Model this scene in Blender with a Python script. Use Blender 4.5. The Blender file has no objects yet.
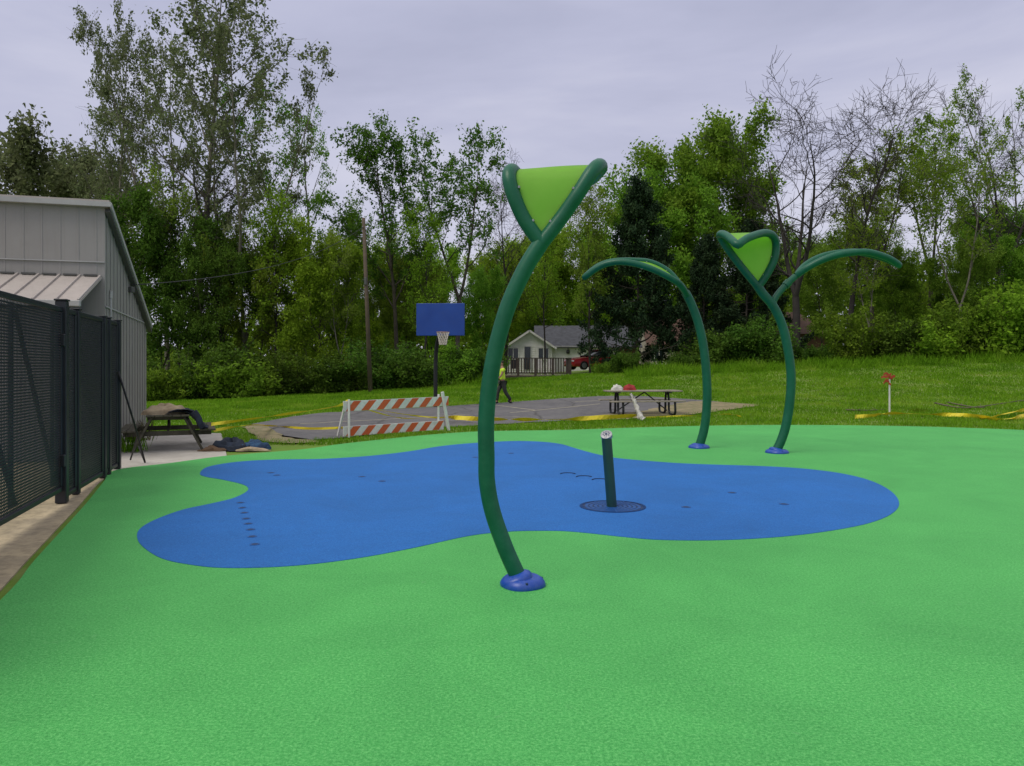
import bpy, math, random
import numpy as np
from mathutils import Vector, Matrix
R = math.radians
random.seed(7)
col = bpy.context.scene.collection
sc = bpy.context.scene
F, HY, EYE = 760.0, 366.0, 1.6

# ------------------------------------------------------------------ terrain
def T(x, y):
    x = max(-60.0, min(60.0, x))
    z46 = 0.72 + 0.06 * x - 0.0004 * x * x
    t = max(0.0, (y - 21.0) / 25.0)
    g = t ** 1.6 if t < 1 else 1 + (1 - math.exp(-(t - 1) * 1.2)) * 0.35
    return z46 * g

def G(px, py, dz=0.0):
    """point of the ground seen at a pixel of the photograph (for measuring the layout)"""
    ux, uz = (px - 512) / F, -(py - HY) / F
    y = 1.0
    while y < 120:
        if EYE + uz * y <= T(ux * y, y): break
        y += 0.01
    return Vector((ux * y, y, T(ux * y, y) + dz))

def at(px, py, Y):
    return Vector(((px - 512) / F * Y, Y, EYE - (py - HY) / F * Y))

# ------------------------------------------------------------------ materials
def nodes(name):
    m = bpy.data.materials.new(name); m.use_nodes = True
    nt = m.node_tree; nt.nodes.clear()
    out = nt.nodes.new('ShaderNodeOutputMaterial')
    return m, nt, out

def noise(nt, scale, detail=4, rough=0.6, vec=None, dist=0.0):
    n = nt.nodes.new('ShaderNodeTexNoise')
    n.inputs['Scale'].default_value = scale; n.inputs['Detail'].default_value = detail
    n.inputs['Roughness'].default_value = rough; n.inputs['Distortion'].default_value = dist
    if vec is not None: nt.links.new(vec, n.inputs['Vector'])
    return n.outputs['Fac']

def ramp(nt, fac, stops):
    r = nt.nodes.new('ShaderNodeValToRGB')
    while len(r.color_ramp.elements) < len(stops): r.color_ramp.elements.new(0.5)
    for e, (p, c) in zip(r.color_ramp.elements, stops):
        e.position = p; e.color = (*c, 1)
    nt.links.new(fac, r.inputs['Fac'])
    return r.outputs['Color']

def mixc(nt, fac, a, b, mode='MIX'):
    m = nt.nodes.new('ShaderNodeMix'); m.data_type = 'RGBA'; m.blend_type = mode
    for sock, v in ((m.inputs[0], fac), (m.inputs[6], a), (m.inputs[7], b)):
        if isinstance(v, (int, float)): sock.default_value = v
        elif isinstance(v, tuple): sock.default_value = (*v, 1)
        else: nt.links.new(v, sock)
    return m.outputs[2]

def coords(nt, kind='Object'):
    return nt.nodes.new('ShaderNodeTexCoord').outputs[kind]

def surf(name, c1, c2=None, scale=3.0, rough=0.7, bump=0.0, bscale=40.0, metal=0.0, spec=0.4,
         fine=None, fscale=60.0, famt=0.3, trans=0.0, coat=0.0, lo=0.35, hi=0.65):
    m, nt, out = nodes(name)
    p = nt.nodes.new('ShaderNodeBsdfPrincipled')
    vec = coords(nt)
    if c2 is None: c2 = tuple(v * 0.82 for v in c1)
    c = ramp(nt, noise(nt, scale, 5, 0.6, vec), [(lo, c1), (hi, c2)])
    if fine is not None:
        c = mixc(nt, ramp_f(nt, noise(nt, fscale, 3, 0.7, vec), 0.45, 0.75, famt), c, fine)
    nt.links.new(c, p.inputs['Base Color'])
    p.inputs['Roughness'].default_value = rough
    p.inputs['Metallic'].default_value = metal
    p.inputs['Specular IOR Level'].default_value = spec
    p.inputs['Coat Weight'].default_value = coat
    if bump:
        b = nt.nodes.new('ShaderNodeBump'); b.inputs['Strength'].default_value = bump
        b.inputs['Distance'].default_value = 0.01
        nt.links.new(noise(nt, bscale, 4, 0.6, vec), b.inputs['Height'])
        nt.links.new(b.outputs['Normal'], p.inputs['Normal'])
    sh = p.outputs[0]
    if trans:
        t = nt.nodes.new('ShaderNodeBsdfTranslucent'); nt.links.new(c, t.inputs['Color'])
        ms = nt.nodes.new('ShaderNodeMixShader'); ms.inputs[0].default_value = trans
        nt.links.new(sh, ms.inputs[1]); nt.links.new(t.outputs[0], ms.inputs[2]); sh = ms.outputs[0]
    nt.links.new(sh, out.inputs['Surface'])
    return m

def ramp_f(nt, fac, lo, hi, amt):
    mr = nt.nodes.new('ShaderNodeMapRange')
    mr.inputs['From Min'].default_value = lo; mr.inputs['From Max'].default_value = hi
    mr.inputs['To Min'].default_value = 0; mr.inputs['To Max'].default_value = amt
    nt.links.new(fac, mr.inputs['Value'])
    return mr.outputs[0]

def leafmat(name, a, b, c, trans=0.35, scale=0.9):
    m, nt, out = nodes(name)
    vec = coords(nt)
    info = nt.nodes.new('ShaderNodeObjectInfo')
    cc = ramp(nt, noise(nt, scale, 3, 0.7, vec), [(0.32, a), (0.52, b), (0.7, c)])
    fine = ramp(nt, noise(nt, 9.0, 2, 0.6, vec), [(0.3, (0.6, 0.6, 0.6)), (0.7, (1.35, 1.35, 1.35))])
    cc = mixc(nt, 1.0, cc, fine, 'MULTIPLY')
    hs = nt.nodes.new('ShaderNodeHueSaturation')
    mr = nt.nodes.new('ShaderNodeMapRange'); nt.links.new(info.outputs['Random'], mr.inputs['Value'])
    mr.inputs['To Min'].default_value = 0.485; mr.inputs['To Max'].default_value = 0.515
    nt.links.new(mr.outputs[0], hs.inputs['Hue']); nt.links.new(cc, hs.inputs['Color'])
    mv = nt.nodes.new('ShaderNodeMapRange'); nt.links.new(info.outputs['Random'], mv.inputs['Value'])
    mv.inputs['To Min'].default_value = 0.85; mv.inputs['To Max'].default_value = 1.15
    nt.links.new(mv.outputs[0], hs.inputs['Value'])
    cc = hs.outputs[0]
    d = nt.nodes.new('ShaderNodeBsdfPrincipled'); nt.links.new(cc, d.inputs['Base Color'])
    d.inputs['Roughness'].default_value = 0.7; d.inputs['Specular IOR Level'].default_value = 0.1
    t = nt.nodes.new('ShaderNodeBsdfTranslucent'); nt.links.new(cc, t.inputs['Color'])
    ms = nt.nodes.new('ShaderNodeMixShader'); ms.inputs[0].default_value = trans
    nt.links.new(d.outputs[0], ms.inputs[1]); nt.links.new(t.outputs[0], ms.inputs[2])
    nt.links.new(ms.outputs[0], out.inputs['Surface'])
    return m

def rubber(name, dark, mid, light):
    m, nt, out = nodes(name)
    vec = coords(nt)
    base = ramp(nt, noise(nt, 62, 4, 0.9, vec), [(0.36, dark), (0.5, mid), (0.64, light)])
    sp = noise(nt, 38, 4, 0.85, vec)
    base = mixc(nt, ramp_f(nt, sp, 0.54, 0.70, 0.5), base, light)
    base = mixc(nt, ramp_f(nt, noise(nt, 20, 5, 0.85, vec), 0.52, 0.68, 0.4), base, dark)
    big = ramp(nt, noise(nt, 0.8, 7, 0.72, vec, .6), [(0.3, (0.84, 0.87, 0.86)), (0.7, (1.14, 1.1, 1.1))])
    base = mixc(nt, 1.0, base, big, 'MULTIPLY')
    # faint scuffs and dust
    base = mixc(nt, ramp_f(nt, noise(nt, 3.3, 8, 0.75, vec, 1.5), 0.62, 0.8, 0.16), base, (0.45, 0.5, 0.42))
    p = nt.nodes.new('ShaderNodeBsdfPrincipled'); nt.links.new(base, p.inputs['Base Color'])
    p.inputs['Roughness'].default_value = 0.72; p.inputs['Specular IOR Level'].default_value = 0.35
    b = nt.nodes.new('ShaderNodeBump'); b.inputs['Strength'].default_value = 0.55; b.inputs['Distance'].default_value = 0.006
    nt.links.new(noise(nt, 140, 3, 0.7, vec), b.inputs['Height'])
    nt.links.new(b.outputs['Normal'], p.inputs['Normal'])
    nt.links.new(p.outputs[0], out.inputs['Surface'])
    return m

M = {}
M['green_rubber'] = rubber('green_rubber', (0.035, 0.25, 0.05), (0.060, 0.375, 0.080), (0.15, 0.52, 0.15))
M['blue_rubber'] = rubber('blue_rubber', (0.006, 0.085, 0.32), (0.009, 0.122, 0.41), (0.022, 0.18, 0.50))
M['pipe'] = surf('pipe_paint', (0.004, 0.100, 0.052), (0.003, 0.080, 0.042), 3, 0.42, spec=0.3, coat=0.05, fine=(0.03, 0.15, 0.09), fscale=9, famt=0.3)
M['boot'] = surf('blue_plastic', (0.008, 0.06, 0.36), (0.007, 0.05, 0.30), 6, 0.38, spec=0.5, fine=(0.1, 0.16, 0.4), fscale=25, famt=0.3)
M['bolt'] = surf('steel_bolt', (0.35, 0.36, 0.36), None, 10, 0.35, metal=0.9)
M['nozzle'] = surf('nozzle_cap', (0.42, 0.42, 0.44), (0.25, 0.25, 0.27), 30, 0.4, metal=0.4)
M['dark_post'] = surf('dark_post_paint', (0.010, 0.05, 0.045), (0.008, 0.04, 0.038), 4, 0.35, spec=0.5)
M['grate'] = surf('grate_blue', (0.008, 0.085, 0.30), (0.008, 0.06, 0.22), 20, 0.5)
M['nozzle_dark'] = surf('nozzle_dark', (0.012, 0.035, 0.10), None, 20, 0.6)
def panelmat():
    m, nt, out = nodes('lime_panel')
    vec = coords(nt)
    c = ramp(nt, noise(nt, 3, 4, 0.6, vec), [(0.3, (0.42, 0.74, 0.12)), (0.7, (0.48, 0.78, 0.15))])
    p = nt.nodes.new('ShaderNodeBsdfPrincipled'); nt.links.new(c, p.inputs['Base Color'])
    p.inputs['Roughness'].default_value = 0.35
    t = nt.nodes.new('ShaderNodeBsdfTranslucent'); nt.links.new(c, t.inputs['Color'])
    ms = nt.nodes.new('ShaderNodeMixShader'); ms.inputs[0].default_value = 0.68
    nt.links.new(p.outputs[0], ms.inputs[1]); nt.links.new(t.outputs[0], ms.inputs[2])
    nt.links.new(ms.outputs[0], out.inputs['Surface'])
    return m
M['panel'] = panelmat()
M['lawn'] = surf('lawn_soil', (0.09, 0.175, 0.012), (0.13, 0.23, 0.018), 0.35, 0.95, bump=0.6, bscale=25, fine=(0.22, 0.21, 0.08), fscale=1.1, famt=0.8)
M['grass'] = leafmat('grass_blades', (0.10, 0.22, 0.010), (0.165, 0.32, 0.014), (0.27, 0.39, 0.04), 0.5, 0.45)
M['asphalt'] = surf('asphalt', (0.085, 0.085, 0.092), (0.125, 0.122, 0.125), 0.6, 0.9, bump=0.4, bscale=120, fine=(0.2, 0.19, 0.17), fscale=4, famt=0.5)
def crack(m):
    nt = m.node_tree; p = [n for n in nt.nodes if n.type == 'BSDF_PRINCIPLED'][0]
    src = p.inputs['Base Color'].links[0].from_socket; vec = coords(nt)
    wv = nt.nodes.new('ShaderNodeTexNoise'); wv.inputs['Scale'].default_value = 1.2; wv.inputs['Detail'].default_value = 5; nt.links.new(vec, wv.inputs['Vector'])
    add = nt.nodes.new('ShaderNodeMix'); add.data_type = 'RGBA'; add.inputs[0].default_value = .35; nt.links.new(vec, add.inputs[6]); nt.links.new(wv.outputs['Color'], add.inputs[7])
    v = nt.nodes.new('ShaderNodeTexVoronoi'); v.feature = 'DISTANCE_TO_EDGE'; v.inputs['Scale'].default_value = .45; nt.links.new(add.outputs[2], v.inputs['Vector'])
    mr = nt.nodes.new('ShaderNodeMapRange'); mr.inputs['From Min'].default_value = 0; mr.inputs['From Max'].default_value = .018; mr.inputs['To Min'].default_value = .75; mr.inputs['To Max'].default_value = 0
    nt.links.new(v.outputs['Distance'], mr.inputs['Value']); nt.links.new(mixc(nt, mr.outputs[0], src, (.035, .035, .03)), p.inputs['Base Color'])
crack(M['asphalt'])
M['line'] = surf('court_line', (0.42, 0.39, 0.28), (0.28, 0.26, 0.2), 6, 0.8)
M['dirt'] = surf('sandy_dirt', (0.27, 0.22, 0.13), (0.17, 0.15, 0.075), 1.6, 0.95, bump=0.8, bscale=14, fine=(0.08, 0.12, 0.03), fscale=5, famt=0.8)
M['concrete'] = surf('concrete', (0.46, 0.44, 0.39), (0.36, 0.34, 0.30), 1.2, 0.9, bump=0.25, bscale=60, fine=(0.25, 0.22, 0.16), fscale=6, famt=0.45)
M['old_concrete'] = surf('dusty_concrete', (0.46, 0.38, 0.24), (0.32, 0.27, 0.18), 2.5, 0.95, bump=0.5, bscale=40, fine=(0.14, 0.12, 0.08), fscale=9, famt=0.6)
M['fence'] = surf('black_metal', (0.012, 0.014, 0.02), (0.008, 0.01, 0.014), 5, 0.42, spec=0.5)
M['fence_mesh'] = surf('black_mesh', (0.012, 0.014, 0.02), None, 5, 0.5, spec=0.4)
def ribbed(name, c1, c2, freq, ax):
    m, nt, out = nodes(name)
    vec = coords(nt)
    c = ramp(nt, noise(nt, 0.8, 6, 0.65, vec), [(0.3, c1), (0.7, c2)])
    sep = nt.nodes.new('ShaderNodeSeparateXYZ'); nt.links.new(vec, sep.inputs[0])
    # rain streaks running down the sheet
    mp = nt.nodes.new('ShaderNodeMapping'); nt.links.new(vec, mp.inputs[0]); mp.inputs['Scale'].default_value = (7, 7, 0.35)
    c = mixc(nt, ramp_f(nt, noise(nt, 1.4, 5, 0.7, mp.outputs[0]), 0.5, 0.8, 0.35), c, (0.2, 0.18, 0.15))
    p = nt.nodes.new('ShaderNodeBsdfPrincipled'); nt.links.new(c, p.inputs['Base Color'])
    p.inputs['Roughness'].default_value = 0.5
    nt.links.new(p.outputs[0], out.inputs['Surface'])
    return m
M['siding'] = ribbed('metal_siding', (0.30, 0.288, 0.27), (0.255, 0.243, 0.228), 4, 0)
M['shed_roof'] = ribbed('metal_roof', (0.43, 0.39, 0.355), (0.35, 0.315, 0.29), 4, 0)
M['trim'] = surf('metal_trim', (0.40, 0.40, 0.39), None, 3, 0.5)
M['dark_trim'] = surf('dark_trim', (0.09, 0.09, 0.085), None, 3, 0.6)
M['old_wood'] = surf('dark_wood', (0.075, 0.068, 0.042), (0.04, 0.038, 0.025), 6, 0.85, bump=0.5, bscale=30, fine=(0.11, 0.11, 0.08), fscale=14, famt=0.4)
M['grey_wood'] = surf('grey_wood', (0.30, 0.27, 0.21), (0.2, 0.18, 0.14), 5, 0.85, bump=0.4, bscale=30)
M['tan_cloth'] = surf('tan_cloth', (0.36, 0.29, 0.19), (0.22, 0.17, 0.11), 5, 0.95, bump=0.6, bscale=18)
M['navy_cloth'] = surf('navy_cloth', (0.02, 0.03, 0.05), (0.01, 0.014, 0.022), 7, 0.95, bump=0.6, bscale=18)
M['blue_cloth'] = surf('blue_cloth', (0.03, 0.085, 0.17), (0.015, 0.03, 0.07), 7, 0.9, bump=0.6, bscale=18)
M['brown_cloth'] = surf('brown_cloth', (0.13, 0.08, 0.045), (0.08, 0.05, 0.03), 7, 0.9)
M['white_paint'] = surf('white_paint', (0.70, 0.70, 0.68), (0.58, 0.57, 0.54), 3, 0.6, fine=(0.35, 0.32, 0.28), fscale=12, famt=0.3)
M['white_plastic'] = surf('white_plastic', (0.72, 0.71, 0.66), (0.6, 0.58, 0.52), 6, 0.5, trans=0.3)
M['orange'] = surf('orange_sheeting', (0.60, 0.10, 0.025), (0.50, 0.085, 0.02), 3, 0.5, fine=(0.4, 0.2, 0.15), fscale=15, famt=0.3)
M['tape'] = surf('caution_tape', (0.85, 0.74, 0.04), (0.75, 0.62, 0.03), 4, 0.5, trans=0.25)
M['red_cloth'] = surf('red_cloth', (0.35, 0.03, 0.03), (0.22, 0.02, 0.02), 6, 0.8)
M['flag'] = surf('red_flag', (0.42, 0.07, 0.03), (0.3, 0.05, 0.02), 6, 0.7, trans=0.2)
M['black'] = surf('black_paint', (0.012, 0.013, 0.014), None, 4, 0.5)
M['board_blue'] = surf('backboard_blue', (0.008, 0.045, 0.24), (0.012, 0.06, 0.30), 1.5, 0.45, fine=(0.02, 0.05, 0.2), fscale=6, famt=0.5)
M['rim'] = surf('rim_metal', (0.30, 0.18, 0.13), None, 4, 0.5)
M['net'] = surf('net_cord', (0.65, 0.60, 0.52), None, 10, 0.9)
M['pole_wood'] = surf('pole_wood', (0.11, 0.082, 0.055), (0.075, 0.058, 0.045), 2.5, 0.9, bump=0.5, bscale=20)
M['bark'] = surf('bark', (0.075, 0.062, 0.045), (0.045, 0.038, 0.03), 3, 0.95, bump=0.9, bscale=12, fine=(0.12, 0.11, 0.09), fscale=7, famt=0.5)
M['bark_pale'] = surf('bark_pale', (0.17, 0.155, 0.12), (0.09, 0.08, 0.06), 2, 0.95, bump=0.9, bscale=12, fine=(0.24, 0.23, 0.2), fscale=5, famt=0.5)
M['bark_grey'] = surf('bark_grey', (0.042, 0.036, 0.032), (0.026, 0.022, 0.02), 2, 0.95, bump=0.9, bscale=12)
M['leaf_yellow'] = leafmat('leaves_yellow_green', (0.14, 0.28, 0.018), (0.23, 0.41, 0.028), (0.34, 0.53, 0.045), 0.5)
M['leaf_mid'] = leafmat('leaves_mid_green', (0.10, 0.205, 0.018), (0.17, 0.31, 0.026), (0.27, 0.42, 0.042), 0.5)
M['leaf_dark'] = leafmat('leaves_dark_green', (0.05, 0.11, 0.014), (0.085, 0.165, 0.018), (0.13, 0.22, 0.028), 0.4)
M['leaf_grey'] = leafmat('leaves_grey_green', (0.11, 0.145, 0.065), (0.16, 0.20, 0.085), (0.22, 0.26, 0.12), 0.42)
M['leaf_olive'] = leafmat('leaves_olive', (0.13, 0.21, 0.022), (0.20, 0.30, 0.033), (0.29, 0.40, 0.055), 0.48)
M['needle'] = leafmat('needles_dark', (0.014, 0.034, 0.015), (0.024, 0.054, 0.02), (0.042, 0.08, 0.028), 0.15)
M['dry'] = leafmat('dry_weeds', (0.10, 0.085, 0.035), (0.16, 0.13, 0.055), (0.10, 0.13, 0.03), 0.3)
M['house_white'] = surf('white_clapboard', (0.80, 0.79, 0.76), (0.72, 0.71, 0.68), 2, 0.7)
M['house_tan'] = surf('cream_wall', (0.50, 0.47, 0.40), (0.42, 0.40, 0.33), 2, 0.7)
M['brick'] = surf('brick_wall', (0.17, 0.085, 0.06), (0.12, 0.06, 0.045), 5, 0.9)
M['shingle_grey'] = surf('grey_shingles', (0.075, 0.08, 0.095), (0.05, 0.053, 0.062), 3, 0.9, bump=0.5, bscale=12)
M['shingle_brown'] = surf('brown_shingles', (0.11, 0.065, 0.05), (0.075, 0.045, 0.035), 3, 0.9, bump=0.5, bscale=12)
M['glass'] = surf('window_glass', (0.02, 0.03, 0.035), None, 3, 0.12, spec=0.6)
M['deck_wood'] = surf('deck_wood', (0.06, 0.045, 0.035), (0.04, 0.03, 0.025), 3, 0.85)
M['deck_floor'] = surf('deck_boards', (0.22, 0.19, 0.15), (0.15, 0.13, 0.1), 3, 0.85)
M['car_red'] = surf('red_car_paint', (0.33, 0.02, 0.025), (0.28, 0.018, 0.02), 3, 0.25, coat=0.6)
M['tyre'] = surf('tyre_rubber', (0.015, 0.015, 0.015), None, 4, 0.9)
M['alloy'] = surf('wheel_alloy', (0.4, 0.4, 0.42), None, 4, 0.35, metal=0.8)
M['lamp_glass'] = surf('lamp_glass', (0.6, 0.6, 0.6), None, 4, 0.15)
M['skin'] = surf('skin', (0.30, 0.17, 0.11), (0.26, 0.14, 0.09), 6, 0.6)
M['hair'] = surf('hair', (0.02, 0.014, 0.01), None, 20, 0.8)
M['hivis'] = surf('yellow_shirt', (0.55, 0.80, 0.05), (0.45, 0.68, 0.04), 5, 0.8)
M['trousers'] = surf('dark_trousers', (0.04, 0.045, 0.035), (0.025, 0.03, 0.025), 5, 0.9)
M['stick'] = surf('dead_wood', (0.16, 0.13, 0.09), (0.09, 0.075, 0.055), 8, 0.95)

# ------------------------------------------------------------------ mesh builder
def inv_of(parent):
    m = Matrix.Identity(4); o = parent
    while o is not None:
        m = o.matrix_basis @ m; o = o.parent
    return m.inverted()

def tag(o, label=None, cat=None, group=None, kind=None):
    if label: o['label'] = label
    if cat: o['category'] = cat
    if group: o['group'] = group
    if kind: o['kind'] = kind
    return o

def empty(name, loc, rz=0.0, label=None, cat=None, group=None):
    o = bpy.data.objects.new(name, None); o.empty_display_size = 0.3
    o.location = loc; o.rotation_euler = (0, 0, rz); col.objects.link(o)
    return tag(o, label, cat, group)

def catmull(pts, n=8, closed=False):
    P = [Vector(p) for p in pts]; out = []
    N = len(P)
    rng = range(N) if closed else range(N - 1)
    for i in rng:
        if closed: a, b, c, d = P[(i - 1) % N], P[i], P[(i + 1) % N], P[(i + 2) % N]
        else: a, b, c, d = P[max(i - 1, 0)], P[i], P[i + 1], P[min(i + 2, N - 1)]
        for k in range(n):
            t = k / n
            out.append(0.5 * ((2 * b) + (c - a) * t + (2 * a - 5 * b + 4 * c - d) * t * t + (3 * b - a - 3 * c + d) * t ** 3))
    if not closed: out.append(P[-1].copy())
    return out

class MB:
    def __init__(s): s.v = []; s.f = []
    def add(s, vs, fs):
        o = len(s.v); s.v += [tuple(v) for v in vs]; s.f += [tuple(i + o for i in f) for f in fs]
        return s
    def box(s, c, size, rot=None, bev=0.0):
        x, y, z = (d / 2 for d in size)
        if bev:
            b = min(bev, x * .9, y * .9, z * .9)
            vs = []
            for sz in (-1, 1):
                for (dx, dy) in ((x - b, y), (x, y - b)):
                    pass
            # chamfered box: three rings
            def ring(X, Y, Z): return [(-X, -Y + b, Z), (-X + b, -Y, Z), (X - b, -Y, Z), (X, -Y + b, Z), (X, Y - b, Z), (X - b, Y, Z), (-X + b, Y, Z), (-X, Y - b, Z)]
            vs = ring(x - b * .8, y - b * .8, -z) + ring(x, y, -z + b) + ring(x, y, z - b) + ring(x - b * .8, y - b * .8, z)
            fs = [tuple(reversed(range(8)))]
            for k in range(3):
                for i in range(8):
                    j = (i + 1) % 8; fs.append((k * 8 + i, k * 8 + j, k * 8 + 8 + j, k * 8 + 8 + i))
            fs.append(tuple(range(24, 32)))
        else:
            vs = [(sx * x, sy * y, sz * z) for sz in (-1, 1) for sy in (-1, 1) for sx in (-1, 1)]
            fs = [(0, 2, 3, 1), (4, 5, 7, 6), (0, 1, 5, 4), (2, 6, 7, 3), (0, 4, 6, 2), (1, 3, 7, 5)]
        m = rot if rot is not None else Matrix.Identity(3)
        c = Vector(c)
        return s.add([m @ Vector(v) + c for v in vs], fs)
    def bar(s, a, b, w, h, bev=0.0, up=(0, 0, 1)):
        a, b = Vector(a), Vector(b); d = b - a; L = d.length; d.normalize()
        u = Vector(up)
        if abs(d.dot(u)) > 0.98: u = Vector((0, 1, 0))
        x = d.cross(u).normalized(); z = x.cross(d).normalized()
        m = Matrix((x, d, z)).transposed()
        return s.box((a + b) / 2, (w, L, h), m, bev)
    def tube(s, pts, rad, n=8, caps=True, closed=False):
        pts = [Vector(p) for p in pts]
        if isinstance(rad, (int, float)): rad = [rad] * len(pts)
        N = len(pts); prev = None; vs = []; fs = []
        for i, p in enumerate(pts):
            if closed: t = pts[(i + 1) % N] - pts[(i - 1) % N]
            else: t = pts[min(i + 1, N - 1)] - pts[max(i - 1, 0)]
            if t.length < 1e-9: t = Vector((0, 0, 1))
            t.normalize()
            if prev is None:
                u = Vector((0, 1, 0)) if abs(t.y) < 0.9 else Vector((1, 0, 0))
                u = (u - t * u.dot(t)).normalized()
            else:
                u = prev - t * prev.dot(t)
                u = u.normalized() if u.length > 1e-6 else t.orthogonal().normalized()
            prev = u; w = t.cross(u)
            for k in range(n):
                a = 2 * math.pi * k / n
                vs.append(p + (u * math.cos(a) + w * math.sin(a)) * rad[i])
        for i in range(N if closed else N - 1):
            j = (i + 1) % N
            for k in range(n):
                l = (k + 1) % n
                fs.append((i * n + k, i * n + l, j * n + l, j * n + k))
        if caps and not closed:
            fs.append(tuple(reversed(range(n)))); fs.append(tuple((N - 1) * n + k for k in range(n)))
        return s.add(vs, fs)
    def lathe(s, prof, c, n=32, mat=None, wob=None):
        vs = []; fs = []; c = Vector(c)
        for i, (r, z) in enumerate(prof):
            for k in range(n):
                a = 2 * math.pi * k / n
                rr = r * (wob(a, i) if wob else 1)
                v = Vector((rr * math.cos(a), rr * math.sin(a), z))
                if mat is not None: v = mat @ v
                vs.append(v + c)
        for i in range(len(prof) - 1):
            for k in range(n):
                l = (k + 1) % n
                fs.append((i * n + k, i * n + l, (i + 1) * n + l, (i + 1) * n + k))
        fs.append(tuple(reversed(range(n)))); fs.append(tuple((len(prof) - 1) * n + k for k in range(n)))
        return s.add(vs, fs)
    def prism(s, outline, h, z0=0.0):
        n = len(outline)
        vs = [(p[0], p[1], z0) for p in outline] + [(p[0], p[1], z0 + h) for p in outline]
        fs = [tuple(reversed(range(n))), tuple(range(n, 2 * n))] + [(i, (i + 1) % n, n + (i + 1) % n, n + i) for i in range(n)]
        return s.add(vs, fs)
    def build(s, name, mat, parent=None, smooth=False, local=False, auto=None):
        me = bpy.data.meshes.new(name)
        vs = s.v
        if parent is not None and not local:
            im = inv_of(parent); vs = [tuple(im @ Vector(v)) for v in vs]
        me.from_pydata(vs, [], s.f); me.update()
        me.materials.append(mat)
        if smooth:
            me.polygons.foreach_set('use_smooth', [True] * len(me.polygons))
            if auto is not None:
                me.set_sharp_from_angle(angle=R(auto))
        o = bpy.data.objects.new(name, me); col.objects.link(o)
        if parent is not None: o.parent = parent
        return o

def thing(mb_or_o, label, cat, group=None): return tag(mb_or_o, label, cat, group)
def struct(o): o['kind'] = 'structure'; return o

# ------------------------------------------------------------------ outlines (measured on the ground)
pad_back_px = [(116, 470), (170, 463), (227, 455.6), (300, 449.5), (340, 444), (379, 439.7), (420, 435.5), (466, 432), (502, 430.8), (560, 430),
               (627, 427.8), (690, 426), (760, 425), (840, 425.2), (915, 426.3), (970, 428), (1024, 430)]
pad_back = [G(*p) for p in pad_back_px]
for p in pad_back: p.z = 0
pad_out = [Vector(p) for p in [(-1.0, -4, 0), (-2.4, 2.0, 0), (-3.5, 5.2, 0), (-3.95, 6.3, 0), (-4.9, 8.7, 0), (-5.6, 10.4, 0)]] + pad_back + \
          [Vector(p) for p in [(14.6, 17.2, 0), (16.5, 13.5, 0), (17, 8, 0), (16, 2, 0), (13, -4, 0)]]
pad_poly = catmull(pad_out, 6, closed=True)
blue_px = [(200, 473.7), (208, 467), (237, 462), (276, 459.7), (323, 459), (370, 456), (409, 451.5), (440, 446.4), (471.6, 443.3), (512, 441.2), (540, 441.8),
           (560, 444), (573, 447.7), (586.6, 451.7), (602, 455.5), (617.7, 458.3), (648.8, 461.2), (679.9, 463.4), (715.4, 464.8), (760, 466.2), (800, 468.5),
           (838, 473), (868, 480), (889, 490), (899, 502), (893, 513), (870, 523), (830, 531), (780, 537), (720, 540.3), (660, 540), (622.6, 537),
           (590.4, 533.5), (564.6, 531.3), (538.8, 530.9), (513, 531.5), (483, 534), (461.5, 537.5), (444, 541.3), (409, 549), (362, 557.7), (315, 564),
           (268, 567.5), (221.6, 568), (190, 564.8), (163, 559), (145.4, 549), (137.6, 539.4), (139.5, 529.6), (155, 520), (182.5, 510), (210, 504),
           (233, 498.4), (246, 492.2), (248, 487.8), (241, 484), (221.6, 479.6), (206, 476.9)]
blue_poly = catmull([Vector(((x - 512) * EYE / (y - HY), F * EYE / (y - HY), 0)) for x, y in blue_px], 5, closed=True)

g = MB().prism([(p.x, p.y) for p in pad_poly], 0.05, -0.05).build('rubber_ground', M['green_rubber']); struct(g)
b = MB().prism([(p.x, p.y) for p in blue_poly], 0.003, 0.001).build('blue_rubber_ground', M['blue_rubber']); struct(b)

# terrain sheet
def axis(lo, hi, fine_lo, fine_hi, step, coarse):
    a = list(np.arange(fine_lo, fine_hi + 1e-6, step)); x = fine_lo; s = step; L = []
    while x > lo: s *= coarse; x -= s; L.append(x)
    x = fine_hi; s = step; H = []
    while x < hi: s *= coarse; x += s; H.append(x)
    return sorted(L) + a + H
xs = axis(-500, 500, -30, 45, 0.75, 1.3); ys = axis(-60, 900, -4, 56, 0.75, 1.3)
mb = MB(); nx = len(xs)
for y in ys:
    for x in xs:
        inner = 0.0 if y > 20 else 0.0
        bump = 0.035 * math.sin(x * 0.9 + y * 0.35) * math.sin(y * 0.6 - x * 0.2) * min(1, max(0, (y - 30) / 8))
        mb.v.append((x, y, T(x, y) - 0.022 + bump))
for j in range(len(ys) - 1):
    for i in range(nx - 1):
        a = j * nx + i; mb.f.append((a, a + 1, a + nx + 1, a + nx))
struct(mb.build('ground', M['lawn'], smooth=True))

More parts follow.
